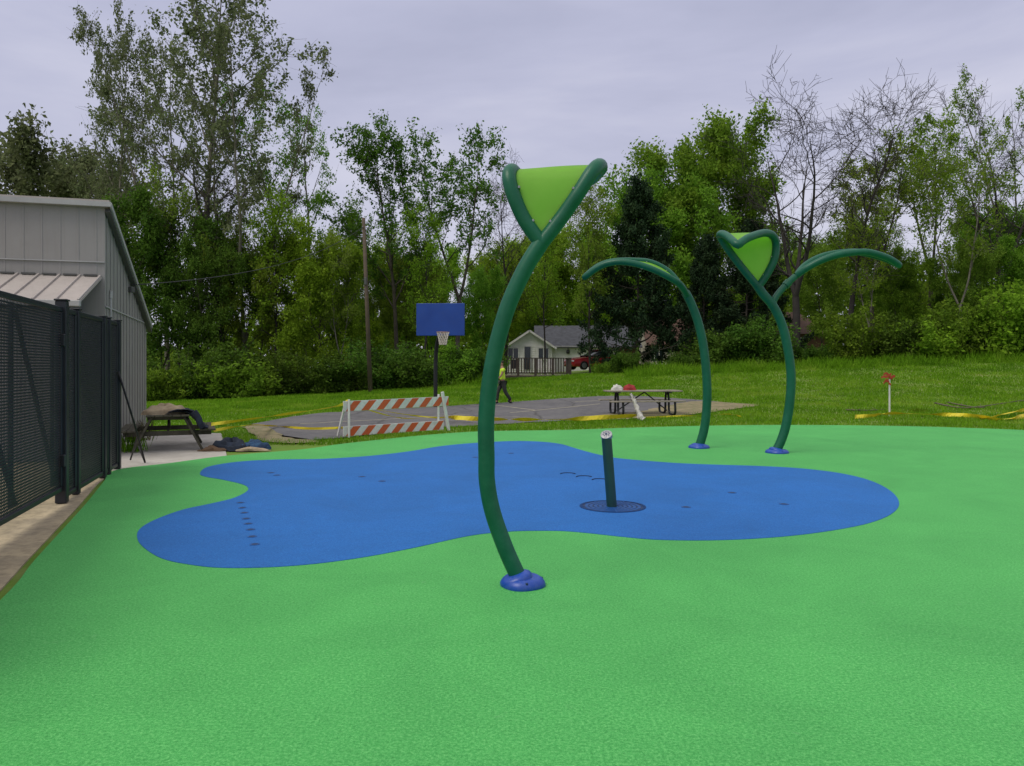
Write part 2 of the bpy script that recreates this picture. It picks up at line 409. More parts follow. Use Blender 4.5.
# asphalt court (follows the ground)
def resample(P, n):
    L = [0]
    for a, b_ in zip(P, P[1:]): L.append(L[-1] + (b_ - a).length)
    out = []
    for k in range(n + 1):
        d = L[-1] * k / n
        for i in range(len(P) - 1):
            if d <= L[i + 1] + 1e-9:
                out.append(P[i].lerp(P[i + 1], (d - L[i]) / max(1e-9, L[i + 1] - L[i]))); break
    return out
court_far = [G(*p) for p in [(252, 424), (290, 417), (320, 413), (449, 406), (560, 398.6), (602, 396), (640, 396), (700, 400), (757, 405.5)]]
court_near = [G(*p) for p in [(262, 438.5), (296, 441.5), (345, 437.5), (400, 431.5), (450, 427), (500, 424), (560, 421), (600, 418.5), (660, 416), (700, 412), (757, 406.2)]]
rn = random.Random(3)
cf, cn = resample(court_far, 90), resample(court_near, 90)
mb = MB(); K = 16
for i in range(91):
    jf, jn = rn.uniform(-.12, .12), rn.uniform(-.09, .09)
    a = cn[i] + Vector((0, jn, 0)); c = cf[i] + Vector((0, jf, 0))
    for k in range(K + 1):
        p = a.lerp(c, k / K); mb.v.append((p.x, p.y, T(p.x, p.y) + 0.006))
for i in range(90):
    for k in range(K):
        a = i * (K + 1) + k; mb.f.append((a, a + K + 1, a + K + 2, a + 1))
struct(mb.build('road', M['asphalt'], smooth=True)).name = 'court'
court_poly = [(p.x, p.y) for p in cn] + [(p.x, p.y) for p in reversed(cf)]
# worn sandy end of the court
def sheet(poly_px, dz, step=0.35, jit=0.12):
    P = catmull([G(*p) for p in poly_px], 6, closed=True); n = len(P)
    c = sum(P, Vector()) / n; mb = MB(); rings = 12
    for r_ in range(rings + 1):
        for i, p in enumerate(P):
            q = c.lerp(p, max(0.001, r_ / rings))
            if r_ == rings: q = q + Vector((rn.uniform(-jit, jit), rn.uniform(-jit, jit), 0))
            mb.v.append((q.x, q.y, T(q.x, q.y) + dz))
    for r_ in range(rings):
        for i in range(n):
            j = (i + 1) % n; mb.f.append((r_ * n + i, (r_ + 1) * n + i, (r_ + 1) * n + j, r_ * n + j))
    return mb, [(p.x, p.y) for p in P]
mb, dirt_poly = sheet([(560, 420.5), (600, 415), (640, 411.5), (672, 405), (700, 401.5), (757, 405), (740, 408.5), (700, 413.5), (655, 417.5), (610, 420)], 0.012)
struct(mb.build('dirt', M['dirt'], smooth=True))
mb, dirt2 = sheet([(245, 427), (262, 425), (285, 437), (318, 441), (296, 443.5), (262, 440.5)], 0.012, jit=0.08)
struct(mb.build('dirt', M['dirt'], smooth=True))
# painted court lines
def strip(pts, w, dz):
    mb = MB(); P = pts
    for i, p in enumerate(P):
        t = (P[min(i + 1, len(P) - 1)] - P[max(i - 1, 0)]); t.z = 0; t.normalize(); n_ = Vector((-t.y, t.x, 0)) * w / 2
        for q in (p + n_, p - n_): mb.v.append((q.x, q.y, T(q.x, q.y) + dz))
    for i in range(len(P) - 1): mb.f.append((2 * i, 2 * i + 1, 2 * i + 3, 2 * i + 2))
    return mb
lines = MB()
for seg in ([(470, 405.8), (500, 405.9), (536, 410.5), (510, 413)], [(536, 410.5), (600, 404)], [(300, 424), (360, 421), (470, 414.5)], [(575, 402), (625, 399.5)], [(470, 418.5), (520, 417)]):
    s_ = strip(resample([G(*p) for p in seg], 24), 0.09, 0.011); lines.add(s_.v, s_.f)
struct(lines.build('court_marking', M['line']))

# concrete beside the building and along the fence
fdir = Vector((-0.29, 1, 0)).normalized(); fnor = Vector((-fdir.y, fdir.x, 0))  # fnor points left, away from the pad
def fpt(Y, off=0.0, z=0.0): return Vector((-4.7 - 0.300 * (Y - 7.0), Y, z)) + fnor * off
slab_px = [(116, 470), (227, 455.6), (221.5, 433), (147, 432)]
sl = [G(*p) for p in slab_px]
mb = MB().prism([(-6.10, 11.70), (sl[1].x, sl[1].y - 0.01), (sl[2].x, sl[2].y), (-8.86, 18.4), (-7.6, 14.2), (-6.95, 11.9)], 0.055, -0.06)
struct(mb.build('concrete_slab', M['concrete']))
slab_poly = [(-6.10, 11.70), (sl[1].x, sl[1].y), (sl[2].x, sl[2].y), (-8.86, 18.4), (-14, 18.4), (-14, 11)]
strip_poly = [(-1.1, -4.1), (-2.45, 1.9), (-3.55, 5.15), (-4.0, 6.25), (-4.95, 8.65), (-5.65, 10.35), (-6.12, 11.68), (-6.97, 11.88), (-7.62, 14.2), (-16, 12), (-14, -4.1)]
struct(MB().prism(strip_poly, 0.05, -0.058).build('path', M['old_concrete']))

# ------------------------------------------------------------------ splash features
def leaf_hoop(root, left, right, tipw, rad, bolts=True, ruled=24, pipe=M['pipe'], crown=1.0):
    """left/right: two edge curves from the fork to the tip; the panel is stretched between them"""
    L, Rr = resample(catmull(left, 10), ruled), resample(catmull(right, 10), ruled)
    loop = L + list(reversed(Rr[:-1]))
    loop = catmull(loop, 2)
    MB().tube(loop, rad, 14).build('leaf_hoop', pipe, root, smooth=True, auto=50)
    p = MB(); K = 12; th = 0.012
    for side in (0, 1):
        for i in range(ruled + 1):
            for k in range(K + 1):
                q = L[i].lerp(Rr[i], k / K); sag = 4 * (k / K) * (1 - k / K) * 0.05 * (L[i] - Rr[i]).length
                q = q + Vector((0, sag * .4 + side * th, crown * (sag * .5 + .1 * rad) * math.sin(math.pi * i / ruled) ** 4)); p.v.append(tuple(q))
    n0 = (ruled + 1) * (K + 1)
    for i in range(ruled):
        for k in range(K):
            a = i * (K + 1) + k
            p.f.append((a, a + 1, a + K + 2, a + K + 1)); p.f.append((n0 + a, n0 + a + K + 1, n0 + a + K + 2, n0 + a + 1))
    p.build('leaf_panel', M['panel'], root, smooth=True)
    if bolts:
        for E, O in ((L, Rr), (Rr, L)):
            for i in range(3, ruled - 2, 4):
                d = (O[i] - E[i])
                if d.length < 0.1: continue
                d.normalize(); q = E[i] + d * (rad * 1.05)
                MB().bar(q + Vector((0, -0.035, 0)), q + Vector((0, 0.03, 0)), 0.02, 0.02, 0.004).build('bolt', M['bolt'], root)

def boot(root, c, r, tilt):
    m = Matrix.Rotation(tilt, 3, 'Y')
    wob = lambda a, i: 1 + 0.025 * math.cos(4 * a + 1)
    base = [(r * 1.0, 0.001), (r * 1.01, 0.014), (r * .97, 0.034), (r * .88, 0.052), (r * .76, 0.064), (r * .70, 0.064)]
    mb = MB().lathe(base, c, 40, None, wob)
    off = m @ Vector((0, 0, 0.050)) + Vector((-.1 * abs(tilt) if tilt < -.2 else 0, 0, 0))
    up = [(r * .74, -0.03), (r * .75, 0.0), (r * .72, 0.016), (r * .62, 0.028), (r * .53, 0.036), (r * .46, 0.040), (r * .40, 0.041)]
    mb2 = MB().lathe(up, Vector(c) + off, 40, m, None)
    b0 = mb.build('base_cover', M['boot'], root, smooth=True, auto=50)
    mb2.build('collar', M['boot'], b0, smooth=True, auto=50)
    for a in (0.1, 2.2, 4.9):
        q = Vector(c) + Vector((math.cos(a) * r * .86, math.sin(a) * r * .88, 0.045)); MB().lathe([(0.010, -0.01), (0.010, 0.008), (0.006, 0.011)], q, 10).build('screw', M['nozzle_dark'], b0)

# feature 1 (near)
Y1 = 5.55
r1 = empty('leaf_spray_post', at(522, 585, Y1) * Vector((1, 1, 0)) if False else Vector(((522 - 512) / F * Y1, Y1, 0)), 0,
           'tall green curved pipe with lime leaf hood on top, nearest to the camera', 'water spray post', 'leaf topped spray posts on the splash pad')
main_px = [(523, 586), (516, 572), (504.5, 546), (492.5, 511.5), (487, 481.5), (486.5, 456), (486, 426.5), (488, 397), (493, 362), (500, 332), (510, 301), (526, 267), (541, 243)]
P1 = catmull([at(x, y, Y1) for x, y in main_px], 8)
n = len(P1)
MB().tube(P1, [0.060 for i in range(n)], 20).build('pole', M['pipe'], r1, smooth=True, auto=60)
f1 = at(541, 243, Y1)
right = [f1 - Vector((0.01, 0, 0.02)), at(562, 217, Y1), at(578, 194, Y1 - .02), at(592, 172, Y1), at(599, 165.5, Y1 + .09), at(600, 169, Y1 + .26), at(590, 179, Y1 + .55), at(566, 192, Y1 + .85), at(555, 196, Y1 + .93)]
left = [f1 + Vector((0.0, 0.0, 0.0)), at(524, 219, Y1), at(512.5, 192, Y1), at(509, 176, Y1 + .03), at(512, 170.5, Y1 + .12), at(518, 176, Y1 + .28), at(530, 184, Y1 + .58), at(548, 194, Y1 + .88), at(555, 196, Y1 + .93)]
leaf_hoop(r1, left, right, 0, 0.054)
boot(r1, (r1.location.x + .006, Y1, 0.0), 0.162, R(-20))

# feature 2 (far right, forked)
Y2 = 14.0
x2 = (777 - 512) / F * Y2
r2 = empty('leaf_spray_post', (x2, Y2, 0), 0, 'forked green pipe carrying a lime leaf hood and a drooping side branch', 'water spray post', 'leaf topped spray posts on the splash pad')
px2 = [(775, 453), (781, 441), (786, 425), (790, 400), (791, 375), (788, 350), (782, 325), (773, 306), (763, 294), (757, 285)]
P2 = catmull([at(x, y, Y2) for x, y in px2], 8)
MB().tube(P2, 0.082, 16).build('pole', M['pipe'], r2, smooth=True, auto=60)
f2 = at(758, 287, Y2)
lf = [f2, at(743, 269, Y2), at(730, 252, Y2), at(721, 238, Y2), at(721, 234, Y2 - .15), at(727, 236, Y2 - .4), at(735, 243, Y2 - .75), at(738, 245, Y2 - .8)]
rt = [f2, at(766, 276, Y2), at(774, 260, Y2), at(776, 245, Y2), at(773, 236, Y2 - .1), at(764, 233, Y2 - .3), at(748, 238, Y2 - .65), at(738, 245, Y2 - .8)]
leaf_hoop(r2, lf, rt, 0, 0.07)
br = catmull([at(x, y, Y2 + d) for x, y, d in [(771, 308, 0), (776, 297, .05), (785, 286, .1), (797, 275, .15), (815, 263, .2)]], 8)
pb = MB().tube(br[:24], [0.06] * 24, 14).build('side_branch', M['pipe'], r2, smooth=True, auto=60)
MB().tube(br[16:20], 0.075, 14).build('sleeve', M['pipe'], pb, smooth=True, auto=40)
def edge_leaf(root, pxs, Y, w, rad, droop=0.12, ex=.85, bulge=0.0):
    C = [at(x, y, Y) for x, y in pxs]; n_ = len(C)
    Lc, Rc = [], []
    for i, c in enumerate(C):
        s_ = math.sin(math.pi * (i / (n_ - 1)) ** ex) * w
        tg = C[min(i + 1, n_ - 1)] - C[max(i - 1, 0)]; nn = Vector((-tg.z, 0, tg.x)).normalized()
        if nn.z < 0: nn = -nn
        e_ = (bulge * math.exp(-((i / (n_ - 1) - .3) / .22) ** 2)) * s_
        Lc.append(c + Vector((0, -s_, -droop * s_)) - nn * e_ * .6); Rc.append(c + Vector((0, s_, droop * s_)) + nn * e_)
    leaf_hoop(root, Lc, Rc, 0, rad, bolts=True, crown=0)
edge_leaf(r2, [(797, 275), (806, 267), (818, 260), (832, 255), (848, 252.5), (862, 252), (876, 255), (888, 259), (899, 265)], Y2 + .15, 0.22, 0.062, .155)
boot(r2, (x2, Y2, 0), 0.205, R(14))

# feature 3 (arch)
Y3 = 14.85
x3 = (699 - 512) / F * Y3
r3 = empty('leaf_spray_post', (x3, Y3, 0), 0, 'arched green pipe bending left over the pad, its leaf seen edge-on', 'water spray post', 'leaf topped spray posts on the splash pad')
px3 = [(699, 447), (704, 430), (706.5, 410), (707, 385), (704, 350), (698, 322), (690, 301), (685, 292)]
P3 = catmull([at(x, y, Y3) for x, y in px3], 8)
MB().tube(P3, 0.085, 16).build('pole', M['pipe'], r3, smooth=True, auto=60)
edge_leaf(r3, [(688, 297), (679, 284), (668, 275), (652, 267), (636, 263), (620, 261.5), (606, 263.5), (595, 269), (585, 277)], Y3, 0.34, 0.062, 0.15, .7, .3)
boot(r3, (x3, Y3, 0), 0.2, R(4))

# short post with nozzle
pc = Vector(((612 - 512) / F * 8.62, 8.62, 0.0))
r4 = empty('water_jet_post', pc, 0, 'short dark green post with slanted silver cap standing in the round drain', 'water spray post')
top = at(606.5, 437, 8.62)
MB().tube([pc + Vector((0, 0, -0.02)), top], 0.058, 24).build('pole', M['dark_post'], r4, smooth=True, auto=40)
mt = Matrix.Rotation(R(38), 3, 'X') @ Matrix.Rotation(R(-14), 3, 'Y')
c4 = MB().lathe([(0.060, -0.035), (0.065, -0.03), (0.067, 0.0), (0.066, 0.016), (0.05, 0.02)], top + Vector((0, 0, 0.02)), 28, mt).build('cap', M['nozzle'], r4, smooth=True, auto=40)
k = MB()
for i in range(8):
    a = i * math.pi / 4; q = top + Vector((0, 0, 0.02)) + mt @ Vector((math.cos(a) * .034, math.sin(a) * .034, 0.02)); MB().lathe([(0.006, 0), (0.006, 0.004)], q, 8, mt).build('nozzle', M['nozzle_dark'], c4)
k.lathe([(0.014, 0), (0.012, 0.006)], top + Vector((0, 0, 0.02)) + mt @ Vector((0, 0, 0.02)), 12, mt)
k.build('nozzle', M['nozzle_dark'], c4)
# drain
r5 = empty('drain_grate', (pc.x + 0.01, pc.y + 0.02, 0), 0, 'round dark blue slotted drain grate around the short post', 'drain')
k = MB(); n_ = 64
def annulus(mb, c, ri, ro, z0, z1, n=64):
    vs = []; fs = []
    for i in range(n):
        a = 2 * math.pi * i / n; ca, sa = math.cos(a), math.sin(a)
        vs += [(c[0] + ri * ca, c[1] + ri * sa, z0), (c[0] + ro * ca, c[1] + ro * sa, z0), (c[0] + ro * ca, c[1] + ro * sa, z1), (c[0] + ri * ca, c[1] + ri * sa, z1)]
    for i in range(n):
        j = (i + 1) % n
        for q in range(4):
            w = (q + 1) % 4; fs.append((4 * i + q, 4 * j + q, 4 * j + w, 4 * i + w))
    mb.add(vs, fs)
annulus(k, r5.location, 0.345, 0.375, 0.001, 0.009)
k.build('rim', surf('drain_rim', (.006, .04, .15), None, 8, .7, spec=.2), r5)
k = MB()
for ri in np.arange(0.075, 0.30, 0.052): annulus(k, r5.location, ri, ri + 0.032, 0.0055, 0.008)
for i in range(12):
    a = i * math.pi / 6; d = Vector((math.cos(a), math.sin(a), 0)); k.bar(r5.location + d * .07 + Vector((0, 0, .0075)), r5.location + d * .345 + Vector((0, 0, .0075)), 0.012, 0.003)
k.build('grille', M['grate'], r5)
k = MB(); annulus(k, r5.location, 0.06, 0.344, 0.0042, 0.005); k.build('sump', M['nozzle_dark'], r5)
# ground nozzles
noz = [(120 + x / 2.56, 430 + y / 2.56) for x, y in [(308, 187), (313, 200), (318, 213), (323, 228), (328, 241), (334, 256), (338, 274), (345, 294)]]
def nozzle(px, py, r, label, group, lid=False):
    p = Vector(((px - 512) * EYE / (py - HY), F * EYE / (py - HY), 0))
    o = empty('ground_nozzle', p, 0, label, 'water jet', group)
    k = MB(); annulus(k, p, r * .62, r, 0.0042, 0.0075, 24)
    if not lid: k.build('ring', M['grate'], o)
    k = MB()
    if lid:
        m_ = Matrix.Rotation(R(-3), 3, 'X'); k.lathe([(r * .6, 0.0), (r * .88, 0.0), (r * .8, 0.002), (r * .6, 0.0022)], p + Vector((0, 0, 0.0045)), 28); k.build('lid', M['blue_rubber'], o)
        k = MB()
        for i in range(12):
            a0, a1 = R(10 + i * 160 / 12), R(10 + (i + 1) * 160 / 12); z0, z1 = .0042, .016
            c0, c1 = Vector((math.cos(a0), math.sin(a0), 0)) * r, Vector((math.cos(a1), math.sin(a1), 0)) * r
            k.add([p + c0 * .9 + Vector((0, 0, z0)), p + c1 * .9 + Vector((0, 0, z0)), p + c1 + Vector((0, 0, z0)), p + c0 + Vector((0, 0, z0)), p + c0 * .9 + Vector((0, 0, z1)), p + c1 * .9 + Vector((0, 0, z1)), p + c1 + Vector((0, 0, z1)), p + c0 + Vector((0, 0, z1))],
                  [(0, 1, 5, 4), (4, 5, 6, 7), (3, 7, 6, 2), (0, 3, 2, 1)])
        k.build('edge_shade', M['nozzle_dark'], o)  # dark crescent stands in for shade at the lid's recessed back edge
        return
    k.lathe([(r * .6, 0.0), (r * .6, 0.0028), (r * .3, 0.0032)], p + Vector((0, 0, 0.0044)), 16); k.build('insert', M['nozzle_dark'], o)
names = ['first, farthest', 'second', 'third', 'fourth', 'fifth', 'sixth', 'seventh', 'nearest']
for (x, y), w in zip(noz, names):
    nozzle(x, y, 0.045, f'{w} small jet in the row of eight on the left blue rubber', 'small jets in a row on the left')
for x, y, w in [(271, 473, 'left one of two small dark jets at the upper left of the blue rubber'), (277, 475.5, 'right one of two small dark jets at the upper left of the blue rubber'),
                (362, 477, 'small dark jet midway across the blue rubber, left of the near curved pipe'), (382, 481.5, 'faint dark jet midway across the blue rubber, nearest left of the near curved pipe'),
                (511, 453.5, 'small jet right of the near curved pipe, at the back of the blue'), (475, 457.5, 'small jet left of the near curved pipe, at the back of the blue'),
                (686, 507.5, 'small dark jet right of the short post, leftmost of three'), (732, 493, 'small dark jet right of the short post, farthest of three'), (784, 504.5, 'small dark jet right of the short post, rightmost of three')]:
    nozzle(x, y, 0.055, w, 'scattered flush jets')
for x, y, w in [(568, 474.5, 'leftmost of three round lids set in the blue rubber behind the short post'), (584, 477.5, 'middle of three round lids set in the blue rubber behind the short post'),
                (600, 480.5, 'rightmost of three round lids behind the short post, partly hidden by it')]:
    nozzle(x, y, 0.115, w, 'round lids behind the short post', lid=True)

# ------------------------------------------------------------------ fence
fr = empty('mesh_fence', fpt(3.0), 0, 'tall black metal mesh fence along the left edge of the pad', 'fence')
def fence_panel(Ya, Yb, z0, z1, off=0.0, gate=False):
    a, b_ = fpt(Ya, off), fpt(Yb, off)
    k = MB(); w = 0.05
    for z in (z0, z1): k.bar(a + Vector((0, 0, z)), b_ + Vector((0, 0, z)), w, 0.055, 0.006)
    k.bar(a + Vector((0, 0, z0 + .03)), a + Vector((0, 0, z1 - .03)), 0.048, 0.048, 0.005)
    k.bar(b_ + Vector((0, 0, z0 + .03)), b_ + Vector((0, 0, z1 - .03)), 0.048, 0.048, 0.005)
    fo = k.build('panel_frame', M['fence'], fr)
    k = MB(); z = z0 + 0.05
    o2 = fnor * 0.0
    while z < z1 - 0.03:
        k.bar(a + Vector((0, 0, z)), b_ + Vector((0, 0, z)), 0.006, 0.016); z += 0.030
    L = (b_ - a).length; d = (b_ - a) / L; t = 0.04
    while t < L - 0.03:
        k.bar(a + d * t + fnor * .005 + Vector((0, 0, z0 + .03)), a + d * t + fnor * .005 + Vector((0, 0, z1 - .03)), 0.004, 0.010); t += 0.04
    k.build('mesh_infill', M['fence_mesh'], fo)
    k = MB(); n_ = max(1, round(L / 1.3))
    for i in range(n_):
        p, q = a + d * (L * i / n_) + fnor * .05, a + d * (L * (i + 1) / n_) + fnor * .05
        k.bar(p + Vector((0, 0, z1 - .1)), q + Vector((0, 0, z0 + .06)), 0.03, 0.05)
        k.bar(q + Vector((0, 0, z1 - .03)) + fnor * .032, q + Vector((0, 0, z0 + .03)) + fnor * .032, 0.03, 0.04)
    k.build('brace', M['fence'], fo)
posts = [3.0, 6.1, 8.9, 9.5, 10.9, 11.2, 11.85]
for i, y in enumerate(posts):
    w = 0.12 if y == 8.9 else (0.09 if i != 6 else 0.1)
    k = MB(); h = 2.36 if y == 8.9 else 2.30
    k.box(fpt(y, 0, h / 2), (w, w, h), Matrix.Rotation(R(16), 3, 'Z'), 0.008)
    po = k.build('post', M['fence'], fr)
    MB().box(fpt(y, 0, h + .012), (w + .02, w + .02, 0.02), Matrix.Rotation(R(16), 3, 'Z'), 0.005).build('post_cap', M['fence'], po)
for ya, yb in zip(posts, posts[1:]): fence_panel(ya + .07, yb - .07, 0.17 if yb <= 8.9 else 0.07, 2.26)
hg = MB()
for z in (0.5, 1.9): hg.box(fpt(8.82, -0.03, z), (0.05, 0.07, 0.14), Matrix.Rotation(R(16), 3, 'Z'), 0.006)
hg.build('hinge', M['fence'], fr)

# ------------------------------------------------------------------ metal building
bd = Vector((-0.279, 0.960, 0)); bl = Vector((-0.960, -0.279, 0))  # back along the gable, left along the front
nc = Vector((-7.66, 14.3, 0))
bo = empty('metal_building', nc, 0, 'pale grey metal-clad shed building with a falling roof behind the fence', 'building')
LW, D = 9.0, 4.27
ztop, zfar = 4.60, 2.62
def bp(l, d, z): return nc + bl * l + bd * d + Vector((0, 0, z))
# walls as a closed shell with thickness
k = MB()
k.add([bp(0, 0, 0), bp(LW, 0, 0), bp(LW, 0, ztop), bp(0, 0, ztop), bp(0, D, 0), bp(LW, D, 0), bp(LW, D, zfar), bp(0, D, zfar)],
      [(0, 3, 2, 1), (4, 5, 6, 7), (0, 4, 7, 3), (1, 2, 6, 5), (3, 7, 6, 2), (0, 1, 5, 4)])
wall = k.build('wall', M['siding'], bo)
k = MB()
for i in range(int(LW / 0.3)):
    l = 0.15 + i * 0.3
    k.bar(bp(l, -0.003, 3.3), bp(l, -0.003, ztop - .05), 0.03, 0.008, 0.002, up=bd)
for i in range(14):
    d = 0.15 + i * 0.3
    if d < D - .05: k.bar(bp(-0.009, d, 0.02), bp(-0.009, d, ztop - (ztop - zfar) * d / D - .06), 0.012, 0.03, 0.003, up=bd)
k.build('rib', M['siding'], wall)
k = MB(); k.bar(bp(0, -0.02, 3.55), bp(LW, -0.02, 3.55), 0.03, 0.02); k.bar(bp(-0.018, 0.02, 2.72), bp(-0.018, D - .02, 2.62), 0.02, 0.025)
k.build('seam', M['trim'], wall)
k = MB(); th = 0.06
k.add([bp(-.1, -.12, ztop + .04), bp(LW + .1, -.12, ztop + .04), bp(LW + .1, D + .02, zfar - .04), bp(-.1, D + .02, zfar - .04),
       bp(-.1, -.12, ztop + .04 + th), bp(LW + .1, -.12, ztop + .04 + th), bp(LW + .1, D + .02, zfar - .04 + th), bp(-.1, D + .02, zfar - .04 + th)],
      [(0, 1, 2, 3), (4, 7, 6, 5), (0, 4, 5, 1), (3, 2, 6, 7), (0, 3, 7, 4), (1, 5, 6, 2)])
rf = k.build('roof', M['shed_roof'], bo)
k = MB(); k.bar(bp(-.12, -.1, ztop + .02), bp(-.12, D + .02, zfar - .07), 0.03, 0.09); k.bar(bp(-.13, -.14, ztop + .02), bp(LW, -.14, ztop + .02), 0.03, 0.09)
k.build('trim', M['trim'], rf)
k = MB(); k.bar(bp(-.06, -.05, ztop - .08), bp(-.06, D + .1, zfar - .17), 0.09, 0.06); k.build('soffit', M['dark_trim'], rf)
# lean-to
k = MB(); e0 = 0.05
za, zb, dd = 3.28, 2.70, 1.55
k.add([bp(e0, 0, za), bp(LW, 0, za), bp(LW, -dd, zb), bp(e0, -dd, zb), bp(e0, 0, za - .04), bp(LW, 0, za - .04), bp(LW, -dd, zb - .04), bp(e0, -dd, zb - .04)],
      [(0, 3, 2, 1), (4, 5, 6, 7), (0, 4, 7, 3), (1, 2, 6, 5), (3, 7, 6, 2), (0, 1, 5, 4)])
lt = k.build('porch_roof', M['shed_roof'], bo)
k = MB()
for i in range(26):
    l = e0 + 0.03 + i * 0.34
    k.bar(bp(l, 0.0, za + .015), bp(l, -dd, zb + .015), 0.035, 0.035, 0.006)
k.build('roof_rib', M['shed_roof'], lt)
k = MB()
for i in range(25): k.bar(bp(e0 + 0.08 + i * .34, -.03, za + .02), bp(e0 + 0.3 + i * .34, -.03, za + .02), 0.04, 0.03)
k.build('closure_strip', M['dark_trim'], lt)
k = MB(); k.bar(bp(e0 - .02, -dd - .05, zb - .05), bp(LW, -dd - .05, zb - .05), 0.1, 0.1, 0.01); k.build('gutter', M['trim'], lt)
k = MB(); k.box(bp(4.5, -dd / 2 + .02, 1.29), (8.4, 1.3, 2.58), Matrix.Rotation(R(16.2), 3, 'Z')); k.build('porch_wall', M['siding'], bo)
k = MB(); k.tube([bp(-.03, .35, 0.1), bp(-.03, .35, 2.95)], 0.018, 8); k.tube([bp(-.03, .35, 2.9), bp(-.03, 0.36, 3.05)], 0.03, 8); k.build('conduit', M['trim'], bo)
k = MB(); k.box(bp(-.05, 2.2, 3.25), (.09, .14, .12), None, .01); k.build('wall_box', M['dark_trim'], bo)

# ------------------------------------------------------------------ wooden picnic table (left)
tl = Vector(((169 - 512) / F * 15.0, 15.0, 0.0))
def picnic_table(name, loc, rz, label, wood):
    o = empty(name, loc, rz, label, 'picnic table')
    Lh = 0.92
    k = MB()
    for i in range(5): k.box((-0.3 + i * 0.15, 0, 0.735), (0.14, 2 * Lh, 0.04), None, 0.006)
    k.build('table_top', wood, o, local=True)
    for s in (-1, 1):
        k = MB()
        for i in (0, 1): k.box((s * (0.62 + i * 0.145), 0, 0.43), (0.135, 2 * Lh, 0.04), None, 0.006)
        k.build('seat', wood, o, local=True)
    for e in (-1, 1):
        y = e * (Lh - 0.22)
        k = MB()
        k.bar((-0.36, y, 0.685), (0.36, y, 0.685), 0.04, 0.09, 0.005); k.bar((-0.76, y, 0.365), (0.76, y, 0.365), 0.04, 0.1, 0.005)
        k.build('cross_beam', wood, o, local=True)
        for s in (-1, 1):
            MB().bar((s * 0.28, y + e * .045, 0.70), (s * 0.60, y + e * .045, 0.0), 0.045, 0.19, 0.005, up=(0, 1, 0)).build('leg', wood, o, local=True)
        MB().bar((0, y - e * .05, 0.36), (0, e * 0.12, 0.70), 0.04, 0.08, 0.005).build('brace', wood, o, local=True)
    return o
pt = picnic_table('picnic_table', tl, R(23), 'dark weathered wooden picnic table on the concrete beside the shed', M['old_wood'])
pt.scale = (1.0, 1.0, 0.91)

def lump(name, c, size, mat, seed, label=None, cat=None, parent=None, n=24, rot=0, folds=0.16, squash=2.2):
    """a heap of soft cloth: a folded dome closed at the bottom"""
    rr = random.Random(seed); ph = [rr.uniform(0, 6.28) for _ in range(8)]
    vs = []; fs = []; rings = 12
    m = Matrix.Rotation(rot, 3, 'Z')
    for i in range(rings + 1):
        u = i / rings; th = u * math.pi / 2
        for k_ in range(n):
            a = 2 * math.pi * k_ / n
            r_ = math.sin(th) ** 0.8 * (1 + folds * math.sin(3 * a + ph[0] + u * 2) + folds * .6 * math.sin(7 * a + ph[1] - u * 3) * u)
            z = math.cos(th) ** (1 / squash * 1.6) * (1 + folds * math.sin(2 * a + ph[2]) + folds * .8 * math.sin(5 * u * 3 + 2 * a + ph[3]))
            vs.append(m @ Vector((r_ * math.cos(a) * size[0] / 2, r_ * math.sin(a) * size[1] / 2, max(0, z) * size[2])) + Vector(c))
    for i in range(rings):
        for k_ in range(n):
            l = (k_ + 1) % n; fs.append((i * n + k_, (i + 1) * n + k_, (i + 1) * n + l, i * n + l))
    fs.append(tuple(rings * n + k_ for k_ in range(n))); fs.append(tuple(reversed(range(n))))
    mb = MB(); mb.add(vs, fs)
    o = mb.build(name, mat, parent, smooth=True)
    if label: tag(o, label, cat)
    return o
mrot = Matrix.Rotation(R(23), 3, 'Z')
def tp(x, y, z): return tl + mrot @ Vector((x, y, z * .925))
lump('canvas_bag', tp(-0.06, -0.45, 0.732), (0.72, 0.7, 0.17), M['tan_cloth'], 4, 'rumpled tan canvas sack lying on the dark wooden picnic table', 'sack', rot=.4)
# jacket: heap plus part hanging over the right edge of the table
jk = empty('jacket', tp(0.3, -0.55, 0.732), 0, 'dark navy jacket slumped over the right edge of the wooden picnic table', 'jacket')
k = MB(); vs = []; fs = []; nu, nv = 14, 12
prof = [(0.0, 0.80), (0.12, 0.835), (0.24, 0.84), (0.34, 0.83), (0.42, 0.80), (0.47, 0.74), (0.52, 0.66), (0.56, 0.58), (0.60, 0.52), (0.66, 0.47), (0.70, 0.455)]
for side in (0, 1):
    for i, (x, z) in enumerate(prof):
        for j in range(nv + 1):
            y = -0.92 + 0.6 * j / nv
            w = 0.02 * math.sin(j * 1.3 + i * .7) + 0.012 * math.sin(j * 2.9 - i)
            vs.append(tp(x + w - side * .03, y + 0.03 * math.sin(i * .8), z + w * .7 - (side * .035)))
N1 = len(prof) * (nv + 1)
for i in range(len(prof) - 1):
    for j in range(nv):
        a = i * (nv + 1) + j; fs.append((a, a + nv + 1, a + nv + 2, a + 1)); fs.append((N1 + a, N1 + a + 1, N1 + a + nv + 2, N1 + a + nv + 1))
k.add(vs, fs); k.build('jacket_body', M['navy_cloth'], jk, smooth=True)
k = MB(); k.tube(catmull([tp(.45, -.9, .80), tp(.52, -.93, .68), tp(.56, -.95, .56), tp(.60, -.94, .47)], 5), [0.06] * 8 + [0.055] * 8, 10); k.build('sleeve', M['navy_cloth'], jk, smooth=True)
